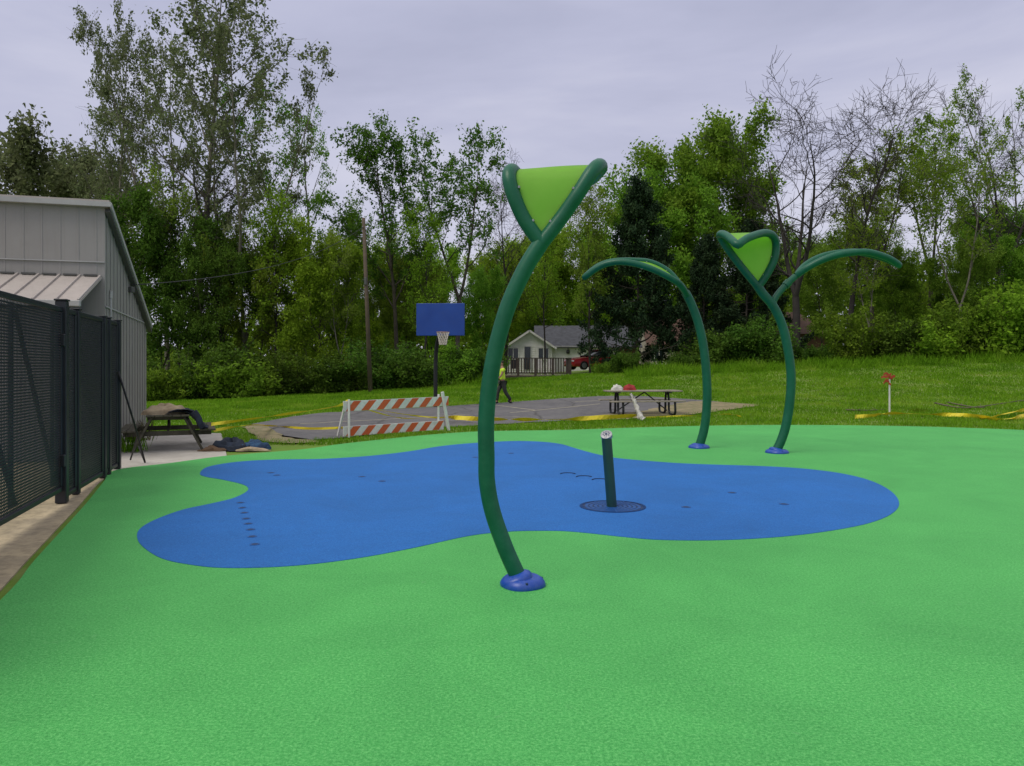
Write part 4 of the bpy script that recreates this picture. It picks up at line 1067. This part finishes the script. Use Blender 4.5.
def make_tree(seed, H, W, shape, fb=0.3, nl=24, sub=6, twig=4, ang=45, trunk_r=None, forks=1, tw_len=0.9, third=0, wob=.12, sub_ang=1.0, fork_h=.16, twr=1.0):
    t = Tree(seed); r = t.r; tr = trunk_r or H * 0.011
    stems = []
    if forks == 1:
        P, rad = t.limb(Vector((0, 0, -.3)), Vector((0, 0, 1)), H * .97, tr, tr * .12, 16, .035, .04, 9); stems.append((P, rad, 0, nl))
    else:
        h0 = H * fork_h
        P, rad = t.limb(Vector((0, 0, -.3)), Vector((0, 0, 1)), h0, tr, tr * .8, 4, .03, .0, 9)
        for k_ in range(forks):
            a = 2 * math.pi * (k_ + r.rand() * .5) / forks; d = Vector((math.cos(a) * .38, math.sin(a) * .38, 1))
            Q, rq = t.limb(P[-1], d, (H - h0) * (.85 + .15 * r.rand()), tr * .62, tr * .08, 14, .05, .03, 7); stems.append((Q, rq, 1, max(4, nl // forks)))
    for P, rad, lv, cnt in stems:
        for i in range(cnt):
            lo = fb if lv == 0 else max(0.08, fb - .15)
            h = lo + (1 - lo) * ((i + r.rand()) / cnt) ** .9
            fidx = min(h * (len(P) - 1), len(P) - 1.001); i0 = int(fidx); p = P[i0].lerp(P[i0 + 1], fidx - i0)
            rr_ = rad[i0] * .55
            hh = min(1.0, p.z / H)
            L = max(.25, W / 2 * shape(hh) * (.75 + .5 * r.rand())) * (0.72 if lv else 1)
            a = i * 2.399 + r.rand() * .8
            el = R(ang) * (.7 + .5 * r.rand()) + (hh - .5) * .5
            d = Vector((math.cos(a) * math.cos(el), math.sin(a) * math.cos(el), math.sin(el)))
            n_ = 7; B_, br_ = t.limb(p, d, L, max(.015, min(rr_, L * .03)), .01, n_, wob, .05 if ang > 0 else -.02, 5)
            ns = max(2, int(sub * (.5 + L / W * 1.6)))
            for j in range(ns):
                g_ = .25 + .75 * (j + r.rand()) / ns; fi = min(g_ * n_, n_ - .001); q = B_[int(fi)].lerp(B_[int(fi) + 1], fi - int(fi))
                dd_ = (B_[int(fi) + 1] - B_[int(fi)]).normalized()
                sd = (dd_ + Vector(r.normal(0, .55 * sub_ang, 3))).normalized()
                SL = L * .42 * (1.15 - .5 * g_) * (.7 + .6 * r.rand()) + .2
                S, sr = t.limb(q, sd, SL, max(.008, br_[int(fi)] * .5), .006, 4, wob * 1.2, .03, 4)
                for m_ in range(twig):
                    gi = min((.3 + .7 * (m_ + r.rand()) / twig) * 4, 3.999); z_ = S[int(gi)].lerp(S[int(gi) + 1], gi - int(gi))
                    td = ((S[-1] - S[0]).normalized() + Vector(r.normal(0, .6, 3))).normalized(); TL = tw_len * (.5 + r.rand() * .8)
                    Q = [z_, z_ + td * TL * .5 + Vector(r.normal(0, .05, 3)), z_ + td * TL + Vector(r.normal(0, .1, 3))]
                    t.wood.tube(Q, [.008 * twr, .006 * twr, .004 * twr], 3, caps=False); t.tw.append(Q)
                    for w_ in range(third):
                        z2 = Q[1].lerp(Q[2], r.rand()); e2 = z2 + (td + Vector(r.normal(0, .7, 3))) * TL * .5
                        t.wood.tube([z2, e2], [.006 * twr, .004 * twr], 3, caps=False)
    return t

def leaves_on(t, per, size, spread, seed, aspect=1.6, droop=0.0):
    r = np.random.RandomState(seed)
    tw = np.array([[list(q) for q in Q] for Q in t.tw])  # n,3,3
    n = len(tw); idx = np.repeat(np.arange(n), per); u = r.rand(len(idx))
    a = tw[idx, 0]; b = tw[idx, 1]; c = tw[idx, 2]
    p = np.where(u[:, None] < .5, a + (b - a) * (u[:, None] * 2), b + (c - b) * (u[:, None] * 2 - 1))
    p = p + r.normal(0, spread, p.shape); p[:, 2] -= droop * r.rand(len(p))
    N = len(p); s = size * (.6 + .8 * r.rand(N))
    ax = r.normal(0, 1, (N, 3)); ax /= np.linalg.norm(ax, axis=1)[:, None]
    o = r.normal(0, 1, (N, 3)); o[:, 2] *= 1.0
    bx = np.cross(ax, o); bx /= np.linalg.norm(bx, axis=1)[:, None]
    ax *= (s * aspect / 2)[:, None]; bx *= (s / 2)[:, None]
    nrm = np.cross(ax, bx); nrm /= np.linalg.norm(nrm, axis=1)[:, None]
    bend = nrm * (s * .18)[:, None]
    V_ = np.stack([p - ax, p - bx * .9 + bend, p + ax, p + bx * .9 + bend], 1).reshape(-1, 3)
    return V_, N
def quadmesh(name, V_, N, mat):
    me = bpy.data.meshes.new(name)
    me.vertices.add(len(V_)); me.vertices.foreach_set('co', V_.astype(np.float32).ravel())
    me.loops.add(N * 4); me.polygons.add(N)
    me.loops.foreach_set('vertex_index', np.arange(N * 4, dtype=np.int32))
    me.polygons.foreach_set('loop_start', np.arange(0, N * 4, 4, dtype=np.int32))
    me.update(calc_edges=True); me.validate(); me.materials.append(mat)
    return me
def woodmesh(t, mat):
    me = bpy.data.meshes.new('trunk'); me.from_pydata(t.wood.v, [], t.wood.f); me.update()
    me.polygons.foreach_set('use_smooth', [True] * len(me.polygons)); me.materials.append(mat); return me

PROTO = {}
def proto(key, H, W, seed, shape, leaf=None, per=0, size=.15, spread=.2, bark='bark', **kw):
    t = make_tree(seed, H, W, shape, **kw)
    wm = woodmesh(t, M[bark]); lm = None
    if leaf:
        V_, N = leaves_on(t, per, size, spread, seed + 1, droop=0.1); lm = quadmesh('crown', V_, N, M[leaf])
    PROTO[key] = (wm, lm, H, W)
rnd = lambda h: math.sqrt(max(0.02, 1 - ((h - .55) / .5) ** 2))
tallf = lambda h: max(.12, math.sin(math.pi * min(1, max(0, (h - .12) / .9))) ** .7)
cone = lambda h: max(.05, 1.06 - h)
vase = lambda h: .35 + .75 * h if h < .85 else .99 - (h - .85) * 4
proto('tall1', 20, 9, 11, tallf, 'leaf_grey', 26, .115, .14, 'bark_pale', fb=.35, nl=28, sub=5, twig=3, ang=48, third=1, tw_len=.75)
proto('tall2', 20, 8, 12, tallf, 'leaf_grey', 26, .115, .14, 'bark_pale', fb=.3, nl=24, sub=5, twig=3, ang=55, forks=3, third=1, tw_len=.75)
proto('tall3', 20, 9, 41, tallf, 'leaf_grey', 24, .115, .14, 'bark_pale', fb=.4, nl=26, sub=5, twig=3, ang=42, forks=2, fork_h=.3, third=1, tw_len=.75)
proto('sparse1', 16, 8, 13, tallf, 'leaf_mid', 15, .125, .13, 'bark', fb=.3, nl=24, sub=6, twig=4, ang=50, tw_len=.8)
proto('sparse2', 16, 8, 43, tallf, 'leaf_mid', 14, .125, .13, 'bark', fb=.35, nl=24, sub=6, twig=4, ang=44, forks=2, fork_h=.35, tw_len=.8)
proto('round1', 11, 9, 14, rnd, 'leaf_mid', 62, .125, .22, 'bark', fb=.12, nl=32, sub=6, twig=4, ang=30)
proto('round2', 11, 9, 15, rnd, 'leaf_mid', 60, .125, .22, 'bark', fb=.1, nl=32, sub=6, twig=4, ang=36, forks=3)
proto('round3', 11, 8, 44, lambda h: rnd(h) * (1.15 - .3 * math.sin(h * 9)), 'leaf_mid', 46, .125, .2, 'bark', fb=.18, nl=26, sub=6, twig=4, ang=42, forks=2)
proto('conifer', 14, 8, 16, cone, 'needle', 46, .14, .15, 'bark', fb=.06, nl=60, sub=6, twig=3, ang=8, tw_len=.7)
proto('bare1', 15, 13, 17, vase, None, bark='bark_grey', fb=.25, nl=28, sub=7, twig=4, ang=36, forks=3, third=2, wob=.18, trunk_r=.26, tw_len=.8, fork_h=.3, twr=2.0)
proto('bare2', 15, 7, 18, vase, None, bark='bark_grey', fb=.3, nl=22, sub=6, twig=4, ang=50, third=2, wob=.16, trunk_r=.18, tw_len=.9, twr=1.8)
proto('thin1', 14, 6, 19, tallf, 'leaf_yellow', 14, .11, .14, 'bark_grey', fb=.3, nl=22, sub=6, twig=4, ang=55, trunk_r=.12)
proto('thin2', 14, 7, 45, tallf, 'leaf_yellow', 12, .11, .14, 'bark_pale', fb=.3, nl=20, sub=6, twig=4, ang=50, trunk_r=.12, forks=2, fork_h=.25)
def proto_shrub(key, seed, W, H, leaf, per):
    t = Tree(seed); r = t.r
    for i in range(26):
        a = r.rand() * 6.28; d = Vector((math.cos(a) * (.3 + r.rand() * .9), math.sin(a) * (.3 + r.rand() * .9), 1.0)); L = H * (.6 + .5 * r.rand())
        P, rd = t.limb(Vector((r.normal(0, W * .09), r.normal(0, W * .09), -.1)), d, L, .02, .006, 6, .12, .0, 4)
        for j in range(12):
            q = P[1 + j % 6] if j % 6 < 6 else P[-1]; e = q + Vector(r.normal(0, .42, 3)) * W * .25 + Vector((0, 0, .05))
            if e.z < .05: e.z = .05 + .3 * r.rand()
            t.tw.append([q, q.lerp(e, .5), e]); t.wood.tube([q, e], [.006, .003], 3, caps=False)
    V_, N = leaves_on(t, per, .095, .12, seed + 3, droop=0.1); V_[:, 2] = np.maximum(V_[:, 2], -.05)
    PROTO[key] = (woodmesh(t, M['bark']), quadmesh('foliage', V_, N, M[leaf]), H, W)
proto_shrub('shrub1', 31, 3.4, 2.4, 'leaf_mid', 46)
proto_shrub('shrub2', 32, 3.4, 2.4, 'leaf_mid', 46)
proto_shrub('shrub3', 33, 3.8, 2.0, 'leaf_mid', 48)
proto_shrub('shrub4', 37, 2.6, 3.0, 'leaf_mid', 28)

def plant(key, name, px, Y, top, wscale, label, cat, group, leaf=None, rz=None, bark=None, base=None):
    wm, lm, H, W = PROTO[key]
    x = (px - 512) / F * Y; z = T(x, Y) - 0.05
    h = (EYE - (top - HY) / F * Y) - z
    s = h / H
    o = empty(name, (x, Y, z), (rz if rz is not None else random.uniform(0, 6.28)), label, cat, group)
    o.scale = (s * wscale, s * wscale, s)
    a = bpy.data.objects.new('trunk' if 'shrub' not in name else 'stem', wm); col.objects.link(a); a.parent = o
    if bark: a.material_slots[0].link = 'OBJECT'; a.material_slots[0].material = M[bark]
    if lm:
        c = bpy.data.objects.new('crown' if 'shrub' not in name else 'foliage', lm); col.objects.link(c); c.parent = o
        if leaf: c.material_slots[0].link = 'OBJECT'; c.material_slots[0].material = M[leaf]
    return o
TG = 'trees along the far edge of the lawn'
trees = [
 # key, px, Y, top_y, wscale, leaf, label
 ('thin2', 14, 62, 128, 1.3, 'leaf_grey', 'pale grey-green tree rising behind the left end of the shed roof'),
 ('round3', 40, 60, 172, 1.0, 'leaf_grey', 'low rounded tree just above the shed roof'),
 ('tall1', 112, 52, 48, .6, None, 'tall feathery tree above the shed, leftmost of the tall ones'),
 ('tall3', 168, 50, -4, .6, None, 'tall feathery tree standing over the right corner of the shed roof'),
 ('tall1', 196, 47, -22, .95, None, 'tallest pale-barked tree, rising out of the frame right of the shed'),
 ('tall2', 243, 46, 22, .8, None, 'tall pale-trunked tree next right of the tallest one'),
 ('tall3', 305, 50, 70, .75, 'leaf_mid', 'tall thin-leaved tree between the pale-trunked pair and the utility pole'),
 ('round2', 158, 45, 222, .85, 'leaf_dark', 'dense dark green tree right beside the shed wall'),
 ('round3', 212, 44.5, 258, .75, 'leaf_dark', 'low dark tree filling the gap right of the shed'),
 ('round3', 255, 46, 246, .75, 'leaf_olive', 'olive green tree with open crown behind the wooden picnic table'),
 ('round1', 318, 46, 262, .95, 'leaf_yellow', 'broad bright yellow-green tree left of the utility pole'),
 ('sparse1', 352, 52, 212, .9, 'leaf_mid', 'light green tree with airy crown behind the utility pole'),
 ('sparse1', 398, 50, 140, .95, 'leaf_dark', 'tall airy dark-leaved tree above the left of the blue backboard'),
 ('sparse2', 458, 49, 132, .95, 'leaf_dark', 'tall airy dark-leaved tree directly right of the blue backboard'),
 ('round3', 405, 53, 268, .85, 'leaf_olive', 'mid green rounded tree behind the blue backboard'),
 ('round3', 478, 55, 280, .7, 'leaf_mid', 'mid green low tree between the backboard and the near curved pipe'),
 ('bare2', 505, 58, 196, .9, None, 'bare thin tree seen beside the near leaf hood'),
 ('thin1', 545, 54, 222, .8, None, 'slender yellowish tree with a thin dark stem in front of the white house'),
 ('thin1', 590, 52, 196, .85, 'leaf_olive', 'slim straight nearly bare tree right of the white house front'),
 ('round1', 538, 76, 255, .95, 'leaf_yellow', 'bright yellow-green tree behind the white house'),
 ('round2', 588, 78, 240, .85, 'leaf_yellow', 'yellow-green tree behind the right end of the white house'),
 ('conifer', 636, 53, 180, .84, None, 'dark pointed evergreen left of the big green crown'),
 ('round2', 664, 74, 182, .9, 'leaf_mid', 'big rounded green crown rising behind the dark evergreens, left half'),
 ('round1', 706, 76, 166, .95, 'leaf_mid', 'big rounded green crown rising behind the dark evergreens, right half'),
 ('conifer', 700, 54, 236, .85, None, 'dark spreading evergreen above the arched pipe'),
 ('conifer', 742, 53, 222, 1.05, None, 'dark evergreen directly behind the forked post'),
 ('bare1', 796, 48, 120, 1.0, None, 'large bare grey tree with spreading limbs right of the forked post'),
 ('bare2', 846, 50, 128, 1.15, 'leaf_mid', 'tall double bare tree above the drooping side branch'),
 ('sparse2', 872, 56, 150, 1.1, 'leaf_olive', 'thinly leaved tall olive tree right of the bare trees'),
 ('round3', 822, 57, 255, .85, 'leaf_olive', 'olive rounded tree behind the bare trunks'),
 ('sparse2', 930, 54, 118, .9, 'leaf_olive', 'tall open olive tree midway between the bare trees and the right edge'),
 ('round2', 905, 52, 262, .85, 'leaf_mid', 'mid green bushy tree above the end of the drooping branch'),
 ('bare1', 1005, 56, 118, .8, None, 'dark bare tree near the right edge of the picture'),
 ('tall2', 1022, 60, 66, .8, 'leaf_mid', 'tall leafy tree at the right edge behind the bare one'),
 ('round3', 965, 50, 255, .8, 'leaf_olive', 'olive bushy tree low at the right, beside the hedge of shrubs'),
 ('round2', 1030, 49, 250, .9, 'leaf_mid', 'mid green bushy tree cut by the right edge'),
 ('thin2', 962, 48, 140, .9, 'leaf_mid', 'slender pale-stemmed tree standing before the olive bushes on the right'),
]
trees += [
 ('thin2', 178, 46, 175, .9, 'leaf_olive', 'thin olive tree with twin stems before the dark tree beside the shed'),
 ('bare2', 226, 45, 190, .8, None, 'bare dark thin tree between the tallest tree and the next pale trunk'),
 ('thin1', 276, 45, 205, .95, 'leaf_yellow', 'thin yellow-leaved tree before the olive tree, left of the broad bright one'),
 ('thin2', 340, 45, 238, .9, 'leaf_olive', 'thin twin-stemmed tree just left of the utility pole'),
 ('thin1', 424, 48, 215, .9, 'leaf_yellow', 'thin yellow-leaved tree behind the left edge of the blue backboard'),
 ('round2', 432, 62, 262, .8, 'leaf_yellow', 'bright round tree farther back behind the blue backboard'),
 ('round3', 505, 70, 262, .9, 'leaf_yellow', 'bright yellow-green tree farther back behind the near curved pipe'),
 ('round1', 370, 60, 268, .9, 'leaf_yellow', 'bright round tree farther back behind the utility pole'),
 ('thin2', 870, 49, 205, .8, 'leaf_yellow', 'thin pale twin-stemmed tree above the tip of the drooping branch'),
 ('round3', 870, 62, 235, .9, 'leaf_mid', 'mid green tree farther back, right of the two bare trees'),
 ('round1', 990, 62, 232, .9, 'leaf_mid', 'mid green round tree farther back at the right edge'),
 ('round3', 770, 66, 240, .8, 'leaf_mid', 'mid green tree farther back between the forked post and the bare tree'),
]
for key, px, Y, top, ws, lf, lab in trees:
    plant(key, {'conifer': 'evergreen_tree', 'bare1': 'bare_tree', 'bare2': 'bare_tree'}.get(key, 'leafy_tree'), px, Y, top, ws, lab, 'tree', TG, lf)
SG = 'shrubs at the foot of the trees'
shr = [
 ('shrub1', 165, 41, 365, 1.1, 'leaf_mid', 'dark shrub just right of the shed corner'),
 ('shrub4', 205, 41.5, 342, 1.2, 'leaf_dark', 'dark shrub above the wooden picnic table'),
 ('shrub3', 245, 42, 355, 1.2, 'leaf_mid', 'mid green shrub right of the picnic table, before the dark trees'),
 ('shrub4', 290, 42.5, 352, 1.2, 'leaf_dark', 'dark low shrub under the yellow-green tree'),
 ('shrub2', 335, 43, 356, 1.2, 'leaf_dark', 'dark green shrub left of the foot of the utility pole'),
 ('shrub4', 385, 44, 340, 1.3, 'leaf_dark', 'dark shrub right of the foot of the utility pole'),
 ('shrub3', 412, 44.5, 352, 1.1, 'leaf_dark', 'dark shrub left of the hoop pole'),
 ('shrub2', 452, 45.5, 346, 1.1, 'leaf_mid', 'mid green shrub directly right of the hoop pole'),
 ('shrub3', 476, 46.5, 346, .9, 'leaf_dark', 'dark shrub behind the near curved pipe'),
 ('shrub3', 601, 47.5, 362, .7, 'leaf_mid', 'low shrub right of the wooden deck in front of the car'),
 ('shrub1', 624, 48, 350, .9, 'leaf_dark', 'dark shrub left of the evergreens'),
 ('shrub3', 645, 48.5, 362, .8, 'leaf_dark', 'dark shrub in front of the cream house wall, left of the arched pipe'),
 ('shrub3', 684, 48.5, 352, .9, 'leaf_dark', 'dark shrub seen just left of the arched pipe'),
 ('shrub1', 722, 48.5, 328, 1.2, 'leaf_dark', 'dark shrub between the arched and the forked pipes'),
 ('shrub2', 757, 48, 322, 1.1, 'leaf_dark', 'dark shrub just left of the forked pipe'),
 ('shrub3', 812, 47.5, 344, 1.1, 'leaf_dark', 'dark shrub in front of the brown hipped roof'),
 ('shrub4', 850, 47.5, 308, 1.0, 'leaf_mid', 'taller mid green shrub right of the brown hipped roof'),
 ('shrub2', 890, 47.5, 318, 1.1, 'leaf_dark', 'dark shrub above the flagged stake'),
 ('shrub3', 930, 47.5, 318, 1.2, 'leaf_yellow', 'brighter green shrub right of the flagged stake'),
 ('shrub4', 968, 47, 300, 1.0, 'leaf_mid', 'mid green shrub between the bright shrub and the right edge'),
 ('shrub2', 1010, 46.5, 290, 1.0, 'leaf_yellow', 'tall bright green shrub at the right edge of the lawn'),
]
for key, px, Y, top, ws, lf, lab in shr: plant(key, 'shrub', px, Y, top, ws, lab, 'shrub', SG, lf)

# far wood: one mass of foliage behind the trees one can tell apart
def far_wood():
    r = np.random.RandomState(77); N = 190000
    x = r.uniform(-95, 110, N); 
    hm = 9 + 2.2 * np.sin(x * .21) + 1.6 * np.sin(x * .53 + 1) + 1.0 * np.sin(x * 1.1 + 2)
    u_ = r.rand(N); y = 84 + r.rand(N) * 12 + 2 * np.sin(x * .4)
    lump_ = (np.sin(x * 1.7 + y) + np.sin(y * 1.3 + 2)) * .5
    z = np.array([T(a, b) for a, b in zip(x, y)]) + hm * (u_ ** .8) * (1 + .08 * lump_)
    keep = np.sin(x * 2.3 + z * 1.1) + np.sin(z * 2.1 - y * .9) + r.normal(0, .8, N) > -0.9
    x, y, z = x[keep], y[keep], z[keep]; N = len(x); p = np.stack([x, y, z], 1)
    s = .36 * (.6 + .8 * r.rand(N)); ax = r.normal(0, 1, (N, 3)); ax /= np.linalg.norm(ax, axis=1)[:, None]; o = r.normal(0, 1, (N, 3))
    bx = np.cross(ax, o); bx /= np.linalg.norm(bx, axis=1)[:, None]; ax *= (s * .8)[:, None]; bx *= (s * .5)[:, None]
    V_ = np.stack([p - ax, p - bx, p + ax, p + bx], 1).reshape(-1, 3)
    me = quadmesh('far_wood', V_, N, M['leaf_mid']); o = bpy.data.objects.new('far_wood', me); col.objects.link(o)
    tag(o, 'mid green mass of more distant woodland behind the trees and houses', 'woodland', kind='stuff')
far_wood()

# weeds at the building corner, grass
def inside(px_, py_, poly):
    n_ = len(poly); c = np.zeros(len(px_), bool); j = n_ - 1
    for i in range(n_):
        xi, yi = poly[i]; xj, yj = poly[j]
        if yi != yj:
            m_ = ((yi > py_) != (yj > py_)) & (px_ < (xj - xi) * (py_ - yi) / (yj - yi) + xi); c ^= m_
        j = i
    return c
def grass(N, y0, y1, h, seed, name='grass', lab='short green mown grass covering the lawn'):
    r = np.random.RandomState(seed)
    y = y0 + (y1 - y0) * r.rand(N) ** 1.15; x = (r.rand(N) * 1.9 - .9) * y
    padp = [(p.x, p.y) for p in pad_poly]
    ok = np.ones(N, bool)
    for poly in (padp, court_poly, slab_poly): ok &= ~inside(x, y, poly)
    for poly in (dirt_poly, dirt2): ok &= ~(inside(x, y, poly) & (r.rand(N) < .85))
    ok &= ~((y < 18.4) & (x < -8.0))
    if name == 'tall_grass': ok &= ~((x / y * F + 512 > 488) & (x / y * F + 512 < 625))
    x, y = x[ok], y[ok]; N = len(x)
    z = np.array([T(a, b) for a, b in zip(x, y)]) - .02
    patch = .55 + .35 * np.sin(x * 1.3 + 2 * np.sin(y * .7)) * np.sin(y * 1.1) + .25 * r.rand(N)
    hh = h * (.5 + r.rand(N)) * np.clip(patch + .3, .4, 1.4) * (1 + (y - 16) / 40); w = .007 * (1 + (y - 16) / 12) * (.7 + .6 * r.rand(N))
    a = r.rand(N) * 6.283; lean = hh[:, None] * r.normal(0, .35, (N, 2))
    bx = np.stack([np.cos(a) * w, np.sin(a) * w, np.zeros(N)], 1); p = np.stack([x, y, z], 1)
    tip = p + np.concatenate([lean, hh[:, None]], 1)
    V_ = np.stack([p - bx, p + bx, tip + bx * .25, tip - bx * .25], 1).reshape(-1, 3)
    me = quadmesh(name, V_, N, M['grass']); o = bpy.data.objects.new(name, me); col.objects.link(o)
    tag(o, lab, 'grass', kind='stuff')
grass(420000, 15.5, 49, .06, 5)
grass(36000, 43.5, 49, .22, 6, 'tall_grass', 'taller unmown grass along the foot of the shrubs')
def tuft(name, c, n_, h, spread, mat, label, cat, seed, group=None):
    r = random.Random(seed); k = MB()
    for i in range(n_):
        a = r.uniform(0, 6.28); b0 = Vector(c) + Vector((r.gauss(0, spread), r.gauss(0, spread), -.01)); H_ = h * r.uniform(.4, 1.2)
        d = Vector((math.cos(a) * .35, math.sin(a) * .35, 1)) * H_; w = Vector((math.cos(a + 1.5), math.sin(a + 1.5), 0)) * .008
        k.add([b0 - w, b0 + w, b0 + d * .6 + w * .8, b0 + d + Vector((0, 0, -.1 * H_)), b0 + d * .6 - w * .8], [(0, 1, 2, 3, 4)])
    return tag(k.build(name, mat), label, cat, group)
tuft('weed_tuft', G(137, 440), 160, .45, .14, M['dry'], 'dry brown weeds at the foot of the shed corner', 'weeds', 1)
tuft('weed_tuft', G(131, 451), 120, .35, .14, M['grass'], 'green weeds between the fence end and the shed', 'weeds', 2)
# sticks and bits on the lawn at right
for i, (pts, lab) in enumerate([([(935, 404), (965, 409), (1005, 404), (1040, 399)], 'long dead branch lying on the lawn near the right edge'),
                                ([(948, 403.5), (972, 408), (985, 408.5)], 'short dead stick touching the long branch on the lawn'),
                                ([(845, 411), (868, 411.5), (885, 410.5)], 'thin dead stick left of the flagged stake')]):
    k = MB(); P = catmull([G(*p, .04) for p in pts], 5); k.tube(P, [.03 - .02 * j / len(P) for j in range(len(P))], 6)
    for j in range(3, len(P) - 2, 4): k.tube([P[j], P[j] + Vector((random.uniform(-.1, .3), random.uniform(-.3, .3), .08))], [.012, .005], 5)
    tag(k.build('fallen_branch', M['stick'], smooth=True), lab, 'branch')
tuft('grass_tuft', G(918, 412.5), 260, .16, .12, M['leaf_dark'] if False else M['grass'], 'dark tuft of taller grass right of the flagged stake', 'grass tuft', 4)

# ------------------------------------------------------------------ world, light, camera
w = bpy.data.worlds.new('World'); sc.world = w; w.use_nodes = True
nt = w.node_tree; nt.nodes.clear()
out = nt.nodes.new('ShaderNodeOutputWorld')
sky = nt.nodes.new('ShaderNodeTexSky'); sky.sky_type = 'NISHITA'; sky.sun_disc = False
SE, SR = 50, 35
sky.sun_elevation = R(SE); sky.sun_rotation = R(SR)
b1 = nt.nodes.new('ShaderNodeBackground'); b1.inputs['Strength'].default_value = 0.08; nt.links.new(sky.outputs[0], b1.inputs['Color'])
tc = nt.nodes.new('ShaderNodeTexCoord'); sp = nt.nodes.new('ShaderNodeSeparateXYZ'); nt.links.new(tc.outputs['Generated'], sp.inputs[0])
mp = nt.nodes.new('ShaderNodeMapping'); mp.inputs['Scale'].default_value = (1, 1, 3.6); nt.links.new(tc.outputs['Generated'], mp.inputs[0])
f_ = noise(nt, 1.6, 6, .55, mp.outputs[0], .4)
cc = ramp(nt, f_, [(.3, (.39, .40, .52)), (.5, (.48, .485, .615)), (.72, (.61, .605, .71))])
gr = ramp(nt, sp.outputs['Z'], [(0.0, (.98, .97, .95)), (.42, (.90, .91, .94)), (.85, (1.7, 1.62, 1.35))])  # overhead sky set brighter and warmer than the visible part to lift ground light
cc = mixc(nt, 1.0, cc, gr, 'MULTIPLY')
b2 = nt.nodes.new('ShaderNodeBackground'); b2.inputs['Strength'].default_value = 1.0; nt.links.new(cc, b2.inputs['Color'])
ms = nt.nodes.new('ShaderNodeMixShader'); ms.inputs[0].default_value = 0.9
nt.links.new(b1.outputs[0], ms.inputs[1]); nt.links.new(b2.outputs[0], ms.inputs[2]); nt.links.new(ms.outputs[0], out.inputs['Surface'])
sd = bpy.data.lights.new('sun', 'SUN'); sd.energy = 1.5; sd.angle = R(30); sd.color = (1, .94, .82)
so = bpy.data.objects.new('sun', sd); col.objects.link(so)
sdir = Vector((math.sin(R(SR)) * math.cos(R(SE)), math.cos(R(SR)) * math.cos(R(SE)), math.sin(R(SE))))
sdir = Vector((-0.45, -0.35, 0.82)).normalized()
sky.sun_elevation = math.asin(sdir.z); sky.sun_rotation = math.atan2(sdir.x, sdir.y)
so.rotation_euler = sdir.to_track_quat('Z', 'Y').to_euler()
cd = bpy.data.cameras.new('camera'); co = bpy.data.objects.new('camera', cd); col.objects.link(co)
co.location = (0, 0, EYE); co.rotation_euler = (R(90), 0, 0)
cd.sensor_width = 36; cd.lens = F / 1024 * 36; cd.shift_y = -(383 - HY) / 1024; cd.clip_end = 3000; cd.clip_start = .05
sc.camera = co
sc.render.engine = 'CYCLES'
sc.cycles.max_bounces = 6; sc.cycles.transparent_max_bounces = 8
sc.view_settings.view_transform = 'Standard'; sc.view_settings.look = 'None'; sc.view_settings.exposure = 0.3; sc.view_settings.gamma = 1
